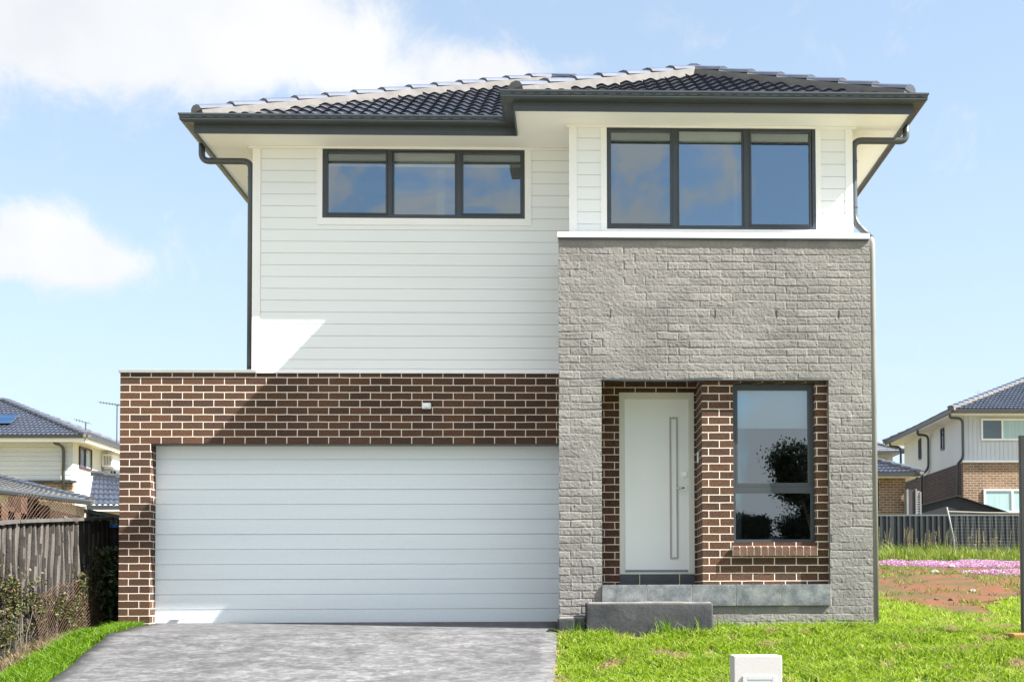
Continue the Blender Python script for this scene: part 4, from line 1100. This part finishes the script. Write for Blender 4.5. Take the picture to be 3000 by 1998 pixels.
# ================================================================== vegetation
def blades(name, P, h, w, mat, lean=.5, label=None, cat=None, parent=None, curve=.5):
    """each blade: 5 vertices, two quads folded to tip -> stored as tris"""
    n = len(P); an = rng.random(n)*2*np.pi; d = np.stack([np.cos(an), np.sin(an), 0*an], -1)
    la = rng.random(n)*2*np.pi; ln_ = lean*rng.random(n); l = np.stack([np.cos(la)*ln_, np.sin(la)*ln_, np.ones(n)], -1)
    h = h[:, None] if np.ndim(h) else h; w = w[:, None] if np.ndim(w) else w
    mid = P + l*np.array([.6, .6, 1])*h*.55
    tip = P + l*np.array([1.6, 1.6, 1])*h*np.array([1, 1, .92])
    V = np.stack([P - d*w/2, P + d*w/2, mid + d*w*.42, mid - d*w*.42, tip], 1)
    V = V.reshape(-1, 3); b = np.arange(n)*5
    F = np.concatenate([np.stack([b, b+1, b+2], -1), np.stack([b, b+2, b+3], -1), np.stack([b+3, b+2, b+4], -1)])
    o = np_mesh(name, V, F, mat, parent)
    return o
def scatter(n, x0, x1, y0, y1, mask):
    x = rng.uniform(x0, x1, n); y = rng.uniform(y0, y1, n); k = mask(x, y); x = x[k]; y = y[k]
    return np.stack([x, y, H(x, y) - .01], -1)
def dens(x, y, seed, thr, soft=.35):
    d = fbm(x*1.4, y*1.4, seed)*.6 + fbm(x*5, y*5, seed+9)*.5
    return rng.random(len(x)) < np.clip((d - thr)/soft, .05, 1)
drR = lambda y: np.interp(-y, [0, 1.3, 3.6, 12], [-.105, -.115, -.13, -.3])
drL = lambda y: np.interp(-y, [0, .4, 3.1, 12], [-4.80, -4.84, -4.62, -4.2])
def lawn_mask(x, y):
    edge = np.interp(x, [3.4, 4.55, 4.75, 4.95, 5.3, 5.6, 6.1, 20], [5.6, 5.0, 2.8, .6, .6, 2.2, 3.4, 3.8])
    w = .4*fbm(x*1.1, y*1.1, 21) + .5*fbm(x*3, y*3, 22)
    ok = (x > drR(y) + .03) & ((y < -1.0) | (x > 3.42)) & (y + w < edge)
    ok &= ~((x > -.12) & (x < 1.53) & (y > -1.53) & (y < -.8))
    ok &= ~((x > 1.08) & (x < 1.43) & (y > -6.52) & (y < -6.26))
    return ok & dens(x, y, 100, -.44, .25)
P = scatter(230000, -.2, 7.5, -4.6, -.87, lawn_mask)
P = np.concatenate([P, scatter(70000, 3.4, 9.5, -.9, 5.6, lawn_mask), scatter(40000, -.3, 8, -9, -4.6, lawn_mask)])
cl = fbm(P[:, 0]*3.3, P[:, 1]*3.3, 120)
hh = rng.uniform(.03, .10, len(P))*(1 + .6*cl)*(1 + .9*np.exp(-((P[:, 1]+1.05)/.16)**2)*(P[:, 0] > 1.55)*(P[:, 0] < 3.4)*rng.random(len(P)))
lw_ = blades('lawn_grass', P, hh, rng.uniform(.006, .014, len(P)), M['lawn'], lean=1.1)
setp(lw_, 'bright green mown lawn grass in front of and beside the grey entry wall', 'grass', kind='stuff')
# sparse grass on the bare soil
def soil_grass(x, y):
    return (soil_mask(x, y) & (fbm(x*1.7, y*1.3, 140) > .22)) | (~soil_mask(x, y) & (y > 6))
def clumps(x, y): return soil_mask(x, y) & (vnoise(x*5.5, y*3.2, 145) > .45)
Pc = scatter(40000, 3.6, 12, .6, 16, clumps)
o = blades('dry_tufts', Pc, rng.uniform(.03, .10, len(Pc)), rng.uniform(.006, .014, len(Pc)), leafmat('olive_tuft', [(.035,.035,.012),(.08,.07,.025),(.13,.10,.05),(.06,.075,.015)], trans=.25), lean=1.3); setp(o, 'olive and brown tufts dotted over the bare soil', 'grass', kind='stuff')
P = scatter(60000, 3.6, 14, 2, 21, soil_grass); hh = rng.uniform(.03, .12, len(P))
o = blades('sparse_grass', P, hh, rng.uniform(.008, .018, len(P)), M['weed'], lean=1.0); setp(o, 'thin patchy grass growing over the bare soil yard', 'grass', kind='stuff')
# left verge
def verge(x, y): return (x < drL(y) - .02) & (x > -5.58) & ((y < -.02) | (x < XG0-.06))
P = scatter(60000, -5.6, -4.2, -6, 1.0, verge); cl = fbm(P[:, 0]*4, P[:, 1]*4, 150)
dry = (P[:, 0] < -5.22 + .16*cl)
Pg = P[~dry]; hh = rng.uniform(.05, .12, len(Pg))*(1+.4*cl[~dry])
o = blades('verge_grass', Pg, hh, rng.uniform(.006, .011, len(Pg)), M['strip'], lean=.9); setp(o, 'bright green grass strip between the driveway and the timber fence', 'grass', kind='stuff')
Pd = P[dry][::2]; o = blades('dry_grass', Pd, rng.uniform(.04, .14, len(Pd)), rng.uniform(.005, .010, len(Pd)), M['straw'], lean=1.4); setp(o, 'dry straw coloured grass along the foot of the timber fence', 'grass', kind='stuff')
# tall tufts against the entry step, one plant each
def tuft(x, y, n, h, label, spread=.05):
    p = np.stack([x + rng.normal(0, spread, n), y + rng.normal(0, spread*.5, n), np.full(n, float(H(x, y))-.01)], -1)
    o = blades('grass_tuft', p, rng.uniform(.45, 1.0, n)*h, rng.uniform(.006, .010, n), M['strip'], lean=.55); setp(o, label, 'grass tuft', 'grass tufts against the entry step')
tuft(1.02, -1.63, 46, .30, 'tallest grass tuft in front of the middle of the dark step block')
tuft(.10, -1.60, 14, .24, 'thin grass tuft in front of the lower left end of the step')
tuft(.42, -1.59, 18, .16, 'short bent grass tuft left of the middle of the step block')
tuft(1.36, -1.60, 16, .30, 'grass tuft at the right part of the dark step block')
tuft(1.68, -1.33, 120, .20, 'dense grass clump on the ground just right of the step block', .08)
# weeds along the steel fence
def wmask(x, y): return (fbm(x*.9, y*.6, 160) > -.2)
P = scatter(34000, 9.0, 18, 19.6, 26.8, wmask); cl = fbm(P[:, 0]*.8, P[:, 1]*.2, 170)
hh = rng.uniform(.09, .25, len(P))*(1 + 1.1*np.clip(cl, -.6, 1) + .9*np.exp(-((P[:, 0]-12.3)/1.3)**2)); P = P[np.argsort(P[:, 1])]
o = blades('tall_weeds', P, hh, rng.uniform(.012, .026, len(P)), M['weed'], lean=.6); setp(o, 'tall bright green weeds along the foot of the dark steel fence', 'weeds', kind='stuff')
def stems(name, pts, label):
    mb = MB()
    for x, y, h in pts:
        z = float(H(x, y)); b = random.uniform(-.1, .1)
        mb.tube([(x, y, z), (x+b*.4, y, z+h*.5), (x+b, y, z+h)], .008, 3, caps=False)
        for k in range(9):
            t_ = .45 + .55*k/9; q = Vector((x+b*t_, y, z+h*t_)); s_ = .05*(1.4-t_)
            d_ = Vector((random.uniform(-1, 1), random.uniform(-1, 1), random.uniform(0, .8)))*s_
            e_ = Vector((random.uniform(-1, 1), random.uniform(-1, 1), random.uniform(-.3, .6)))*s_
            mb.add([q, q+d_, q+d_+e_, q+e_], [(0,1,2,3)])
    return mb
seedm = leafmat('weed_seed_head', [(.16,.10,.09),(.28,.26,.10),(.22,.14,.13)], trans=.2)
mb = stems('', [(random.uniform(9.8, 16), random.uniform(25.2, 26.7), random.uniform(.5, .95)) for _ in range(70)], '')
o = mb.build('weed_stems', seedm, fix=False); setp(o, 'thin seeding weed stems standing taller than the weeds at the dark steel fence', 'weeds', kind='stuff')
# pink ground cover
def pmask(x, y):
    w = 1.2*fbm(x*.8, y*.5, 180); return ((y > 16.0 + w) & (y < 18.8 + w)) | (((x-9.2)/1.3)**2 + ((y-10.4)/1.6)**2 < 1 + .5*w)
x = rng.uniform(8, 16, 210000); y = rng.uniform(8.5, 21, 210000); k = pmask(x, y) & (fbm(x*3, y*2, 190) > -.35); x = x[k]; y = y[k]; n = len(x)
Pp = np.stack([x, y, H(x, y) + .02 + rng.random(n)*(.08 + .14*np.clip(fbm(x*1.1, y*.7, 195), 0, 1))*.8], -1)
a = rng.normal(size=(n, 3)); a /= np.linalg.norm(a, axis=1)[:, None]; b = rng.normal(size=(n, 3)); b -= (a*b).sum(1)[:, None]*a; b /= np.linalg.norm(b, axis=1)[:, None]
s = rng.uniform(.009, .020, n)[:, None]
V = np.stack([Pp-a*s-b*s*.6, Pp+a*s-b*s*.6, Pp+a*s+b*s*.6, Pp-a*s+b*s*.6], 1).reshape(-1, 3)
o = np_mesh('pink_flowers', V, np.arange(4*n).reshape(-1, 4), M['pink']); setp(o, 'bright pink strip of ground cover lying across the bare yard', 'flowers', kind='stuff')
# rubble stones
def stone(x, y, s, mat, label, group):
    bm = bmesh.new(); bmesh.ops.create_icosphere(bm, subdivisions=2, radius=s)
    for v in bm.verts:
        v.co *= random.uniform(.78, 1.15); v.co.z *= .7
    mb = MB(); bm.verts.index_update(); z = float(H(x, y)) + s*.35
    mb.add([(v.co.x+x, v.co.y+y, v.co.z+z) for v in bm.verts], [tuple(v.index for v in f.verts) for f in bm.faces]); bm.free()
    o = mb.build('stone', mat); setp(o, label, 'stone', group)
for xx, yy, ss in ((7.5, 11.2, .10), (8.3, 11.4, .10), (9.3, 16.0, .09), (9.1, 9.0, .08), (8.2, 6.2, .08), (6.2, 4.6, .06)):
    stone(xx, yy, ss, M['rock'], 'pale stone lying on the bare soil', 'pale stones on the soil')
for i in range(10):
    stone(7.65 + i*.16, 11.25 + random.uniform(-.1, .1), random.uniform(.05, .09), M['red_rock'], 'broken red brick piece in the row on the bare soil', 'broken red bricks on the soil')
for i in range(7):
    stone(random.uniform(5.2, 7.2), random.uniform(2.4, 5.2), random.uniform(.03, .05), M['red_rock'], 'small dark red clod near the lawn edge', 'clods near the lawn edge')

def leaves(name, P, s, mat, parent=None, flat=.3):
    n = len(P); a = rng.normal(size=(n, 3)); a /= np.linalg.norm(a, axis=1)[:, None]; b = rng.normal(size=(n, 3)); b -= (a*b).sum(1)[:, None]*a; b /= np.linalg.norm(b, axis=1)[:, None]
    s = s[:, None]
    V = np.stack([P-a*s, P+b*s*.5, P+a*s, P-b*s*.5], 1).reshape(-1, 3)
    return np_mesh(name, V, np.arange(4*n).reshape(-1, 4), mat, parent)
def creeper(spots, label, n, loc):
    root = empty('creeper', loc, label, 'creeper')
    P = []
    for (y, z, ry, rz, wgt) in spots:
        m = int(n*wgt); p = np.stack([np.full(m, FXL+.07) + rng.random(m)*.07, y + rng.normal(0, ry*.5, m), z + rng.normal(0, rz*.5, m)], -1); P.append(p)
    P = np.concatenate(P); P = P[fbm(P[:, 1]*7, P[:, 2]*7, 210) > -.08]
    leaves('foliage', P, rng.uniform(.008, .022, len(P)), M['vine'], root)
    mb = MB()
    for k in range(4):
        y0 = random.choice(spots); pts = [(FXL+.10, y0[0]+random.uniform(-.2, .2), float(H(-5.6, y0[0])))]
        for q in range(5): pts.append((FXL+.09+random.uniform(0, .04), pts[-1][1]+random.uniform(-.12, .12), pts[-1][2] + (y0[1]-pts[0][2])/4.5))
        mb.tube(pts, .0035, 4)
    mb.build('stem', M['bark'], root)
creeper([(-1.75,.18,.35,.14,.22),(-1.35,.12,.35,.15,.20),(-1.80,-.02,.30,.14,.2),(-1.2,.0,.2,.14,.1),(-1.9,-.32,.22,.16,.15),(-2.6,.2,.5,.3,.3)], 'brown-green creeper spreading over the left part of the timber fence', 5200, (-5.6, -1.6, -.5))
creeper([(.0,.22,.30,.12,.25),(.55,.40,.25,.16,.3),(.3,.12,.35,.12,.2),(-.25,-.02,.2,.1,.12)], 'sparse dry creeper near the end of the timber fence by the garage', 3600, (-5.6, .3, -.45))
creeper([(-.9,-.20,.5,.22,.4),(-.35,-.12,.45,.22,.4),(.2,-.12,.4,.2,.35)], 'leaf mass added for dark shade behind the leaning chicken wire sheet', 9000, (-5.6, -.4, -.45))  # leaves added to darken the space behind the wire sheet
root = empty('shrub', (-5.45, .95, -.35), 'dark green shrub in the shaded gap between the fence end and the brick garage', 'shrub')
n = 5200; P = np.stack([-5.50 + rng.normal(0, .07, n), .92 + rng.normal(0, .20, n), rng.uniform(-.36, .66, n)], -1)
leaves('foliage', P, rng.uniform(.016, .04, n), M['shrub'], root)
mb = MB(); 
for k in range(4): mb.tube([(-5.48, .9+.06*k, -.4), (-5.5, .88+.1*k, .2), (-5.5, .8+.12*k, .6)], .014, 5)
mb.build('stem', M['bark'], root)

# gum tree behind the camera (mirrored in the porch window)
def tree(x, y, base, hgt, rad, label, seed):
    r = np.random.default_rng(seed); root = empty('gum_tree', (x, y, base), label, 'tree')
    mb = MB(); top = base + hgt
    mb.tube([(x, y, base-.2), (x+.1, y, base+hgt*.3), (x-.1, y+.1, base+hgt*.55), (x, y, base+hgt*.8)], .3, 9, radii=[.34,.27,.2,.09])
    C = []
    for k in range(17):
        an = r.random()*6.28; rr = rad*r.uniform(.25, .95); c_ = np.array([x+math.cos(an)*rr, y+math.sin(an)*rr*.7, base + hgt*r.uniform(.42, .95)])
        C.append(c_); s0 = base + hgt*r.uniform(.25, .6)
        mb.tube([(x, y, s0), tuple((np.array([x, y, s0])+c_)/2 + np.array([0, 0, .2])), tuple(c_)], .08, 5, radii=[.12, .08, .03])
    mb.build('trunk', M['bark'], root)
    P = np.concatenate([c_ + r.normal(size=(6500, 3))*np.array([.55, .55, .42])*rad*.36 for c_ in C])
    leaves('crown', P, r.uniform(.05, .11, len(P)), M['gum'], root)
tree(13.4, -54, -1.5, 9.9, 2.3, 'tall gum tree across the street, mirrored in the porch window', 3)
tree(9.7, -55, -1.5, 5.9, 1.1, 'smaller gum tree across the street left of the tall one in the porch window', 4)

# ================================================================== camera
yaw, pit, rol, cx, cy, fpx = .0323, .0324, .0037, 1785.7182, 1635.6895, 3780.0
r0 = Vector((math.cos(yaw), -math.sin(yaw), 0)); d0 = Vector((math.sin(yaw), math.cos(yaw), 0)); zz = Vector((0, 0, 1))
up = zz*math.cos(pit) - d0*math.sin(pit); fw_ = zz*math.sin(pit) + d0*math.cos(pit)
R_ = r0*math.cos(rol) - up*math.sin(rol); U_ = r0*math.sin(rol) + up*math.cos(rol)
cam = bpy.data.cameras.new('camera'); co = bpy.data.objects.new('camera', cam); COL.objects.link(co)
mat = Matrix((R_, U_, -fw_)).transposed().to_4x4(); mat.translation = Vector((0, -15, 0)); co.matrix_world = mat
cam.sensor_width = 36; cam.lens = fpx/3000*36
cam.shift_x = (1500-cx)/3000; cam.shift_y = (cy-999)/3000
cam.clip_start = .1; cam.clip_end = 2000
S.camera = co

# ================================================================== light and sky
to_sun = Vector((3.38, -1.0, 3.55)).normalized()
sun = bpy.data.lights.new('sun', 'SUN'); sun.energy = 5.0; sun.angle = math.radians(.5); sun.color = (1, .955, .89)
so_ = bpy.data.objects.new('sun', sun); COL.objects.link(so_)
so_.rotation_euler = to_sun.to_track_quat('Z', 'Y').to_euler(); so_.location = (12, -8, 20)
el = math.asin(to_sun.z); azim = math.atan2(to_sun.x, to_sun.y)
wd = bpy.data.worlds.new('World'); S.world = wd; wd.use_nodes = True; nt = wd.node_tree
bg = nt.nodes['Background']; bg.inputs['Strength'].default_value = .072
sky = N(nt, 'ShaderNodeTexSky'); sky.sky_type = 'NISHITA'; sky.sun_disc = False; sky.sun_elevation = el; sky.sun_rotation = azim
sky.air_density = 1.0; sky.dust_density = .6; sky.ozone_density = 1.5
tc = N(nt, 'ShaderNodeTexCoord'); sx = N(nt, 'ShaderNodeSeparateXYZ'); L(nt, tc.outputs['Generated'], sx.inputs[0])
def MT(op, a, b=None, c=None, clamp=False):
    n = N(nt, 'ShaderNodeMath', operation=op); n.use_clamp = clamp
    for i, v in enumerate((a, b, c)):
        if v is None: continue
        if isinstance(v, (int, float)): n.inputs[i].default_value = v
        else: L(nt, v, n.inputs[i])
    return n.outputs[0]
az = MT('ARCTAN2', sx.outputs[0], sx.outputs[1]); ele = MT('ARCSINE', sx.outputs[2])
# cloud shapes in sky directions (azimuth, elevation, half widths, weight)
BL = [(-.36,.425,.10,.050,1.35),(-.28,.415,.08,.045,1.3),(-.43,.405,.06,.045,1.15),(-.235,.42,.045,.035,1.1),(-.33,.375,.07,.022,.6),(-.55,.42,.12,.07,1.1),(-.30,.50,.16,.06,1.1),
      (-.15,.412,.035,.024,.72),(-.175,.385,.05,.018,.80),(-.085,.400,.035,.017,.80),(-.04,.393,.04,.015,.78),(-.12,.384,.09,.015,.7),(.01,.398,.02,.008,.4),
      (-.400,.262,.035,.018,.95),(-.365,.254,.034,.016,.85),(-.335,.241,.032,.013,.7),(-.40,.240,.045,.015,.75),(-.36,.235,.06,.014,.5)]
acc = None
for a0, e0, wa, we, wt in BL:
    u = MT('DIVIDE', MT('SUBTRACT', az, a0), wa); v = MT('DIVIDE', MT('SUBTRACT', ele, e0), we)
    q = MT('MULTIPLY', MT('EXPONENT', MT('MULTIPLY', MT('ADD', MT('MULTIPLY', u, u), MT('MULTIPLY', v, v)), -1.0)), wt)
    acc = q if acc is None else MT('ADD', acc, q)
nz = N(nt, 'ShaderNodeTexNoise'); nz.inputs['Scale'].default_value = 19; nz.inputs['Detail'].default_value = 9; nz.inputs['Roughness'].default_value = .66; nz.inputs['Distortion'].default_value = .5
L(nt, tc.outputs['Generated'], nz.inputs['Vector'])
dn = MT('ADD', acc, MT('MULTIPLY', MT('SUBTRACT', nz.outputs[0], .5), 2.5))
mr = N(nt, 'ShaderNodeMapRange', interpolation_type='SMOOTHSTEP'); mr.inputs[1].default_value = .10; mr.inputs[2].default_value = 1.20; mr.inputs[4].default_value = .94; L(nt, dn, mr.inputs[0])
front = mr.outputs[0]
# broken cloud over the street side of the sky
n2 = N(nt, 'ShaderNodeTexNoise'); n2.inputs['Scale'].default_value = 9.5; n2.inputs['Detail'].default_value = 8; n2.inputs['Roughness'].default_value = .58; n2.inputs['Distortion'].default_value = .4
L(nt, tc.outputs['Generated'], n2.inputs['Vector'])
m2 = N(nt, 'ShaderNodeMapRange', interpolation_type='SMOOTHSTEP'); m2.inputs[1].default_value = .46; m2.inputs[2].default_value = .56; L(nt, n2.outputs[0], m2.inputs[0])
backm = N(nt, 'ShaderNodeMapRange', interpolation_type='SMOOTHSTEP'); backm.inputs[1].default_value = .15; backm.inputs[2].default_value = -.25; L(nt, sx.outputs[1], backm.inputs[0])
cm_ = front
bkc = MT('MULTIPLY', MT('MULTIPLY', m2.outputs[0], backm.outputs[0]), .95)
# unseen bright cloud bank added over the street side to fill the shaded facade
hb = N(nt, 'ShaderNodeMapRange', interpolation_type='SMOOTHSTEP'); hb.inputs[1].default_value = .48; hb.inputs[2].default_value = .80; L(nt, ele, hb.inputs[0])
hbk = MT('MULTIPLY', MT('MULTIPLY', hb.outputs[0], backm.outputs[0]), .85)
# haze paling toward the horizon (thinner on the street side)
hz_ = MT('EXPONENT', MT('MULTIPLY', MT('MAXIMUM', ele, 0.0), -5.5))
m1 = N(nt, 'ShaderNodeMix', data_type='RGBA'); m1.inputs[7].default_value = (2.70, 3.05, 3.32, 1); L(nt, MT('MULTIPLY', MT('MULTIPLY_ADD', hz_, .80, .34, True), MT('MULTIPLY_ADD', backm.outputs[0], -.65, 1.0)), m1.inputs[0])
sc_ = N(nt, 'ShaderNodeVectorMath', operation='SCALE'); sc_.operation = 'MULTIPLY'; sc_.inputs[1].default_value = (.82, .905, .92); L(nt, sky.outputs[0], sc_.inputs[0]); L(nt, sc_.outputs[0], m1.inputs[6])
mc = N(nt, 'ShaderNodeMix', data_type='RGBA'); n3 = N(nt, 'ShaderNodeTexNoise'); n3.inputs['Scale'].default_value = 8; n3.inputs['Detail'].default_value = 6; L(nt, tc.outputs['Generated'], n3.inputs['Vector'])
m3 = N(nt, 'ShaderNodeMapRange'); m3.inputs[1].default_value = .35; m3.inputs[2].default_value = .62; L(nt, n3.outputs[0], m3.inputs[0])
m6 = N(nt, 'ShaderNodeMix', data_type='RGBA'); m6.inputs[6].default_value = (3.05, 3.12, 3.25, 1); m6.inputs[7].default_value = (3.55, 3.56, 3.58, 1); L(nt, m3.outputs[0], m6.inputs[0])
L(nt, m6.outputs[2], mc.inputs[7]); L(nt, m1.outputs[2], mc.inputs[6]); L(nt, cm_, mc.inputs[0])
m4 = N(nt, 'ShaderNodeMix', data_type='RGBA'); m4.inputs[7].default_value = (3.3, 3.32, 3.36, 1); L(nt, mc.outputs[2], m4.inputs[6]); L(nt, bkc, m4.inputs[0])
m5 = N(nt, 'ShaderNodeMix', data_type='RGBA'); m5.inputs[7].default_value = (7.0, 7.1, 7.2, 1); L(nt, m4.outputs[2], m5.inputs[6]); L(nt, hbk, m5.inputs[0])
L(nt, m5.outputs[2], bg.inputs['Color'])

S.view_settings.view_transform = 'Standard'; S.view_settings.look = 'None'; S.view_settings.gamma = 1; S.view_settings.use_curve_mapping = False
S.view_settings.exposure = 2.0
S.cycles.max_bounces = 8; S.cycles.transparent_max_bounces = 12
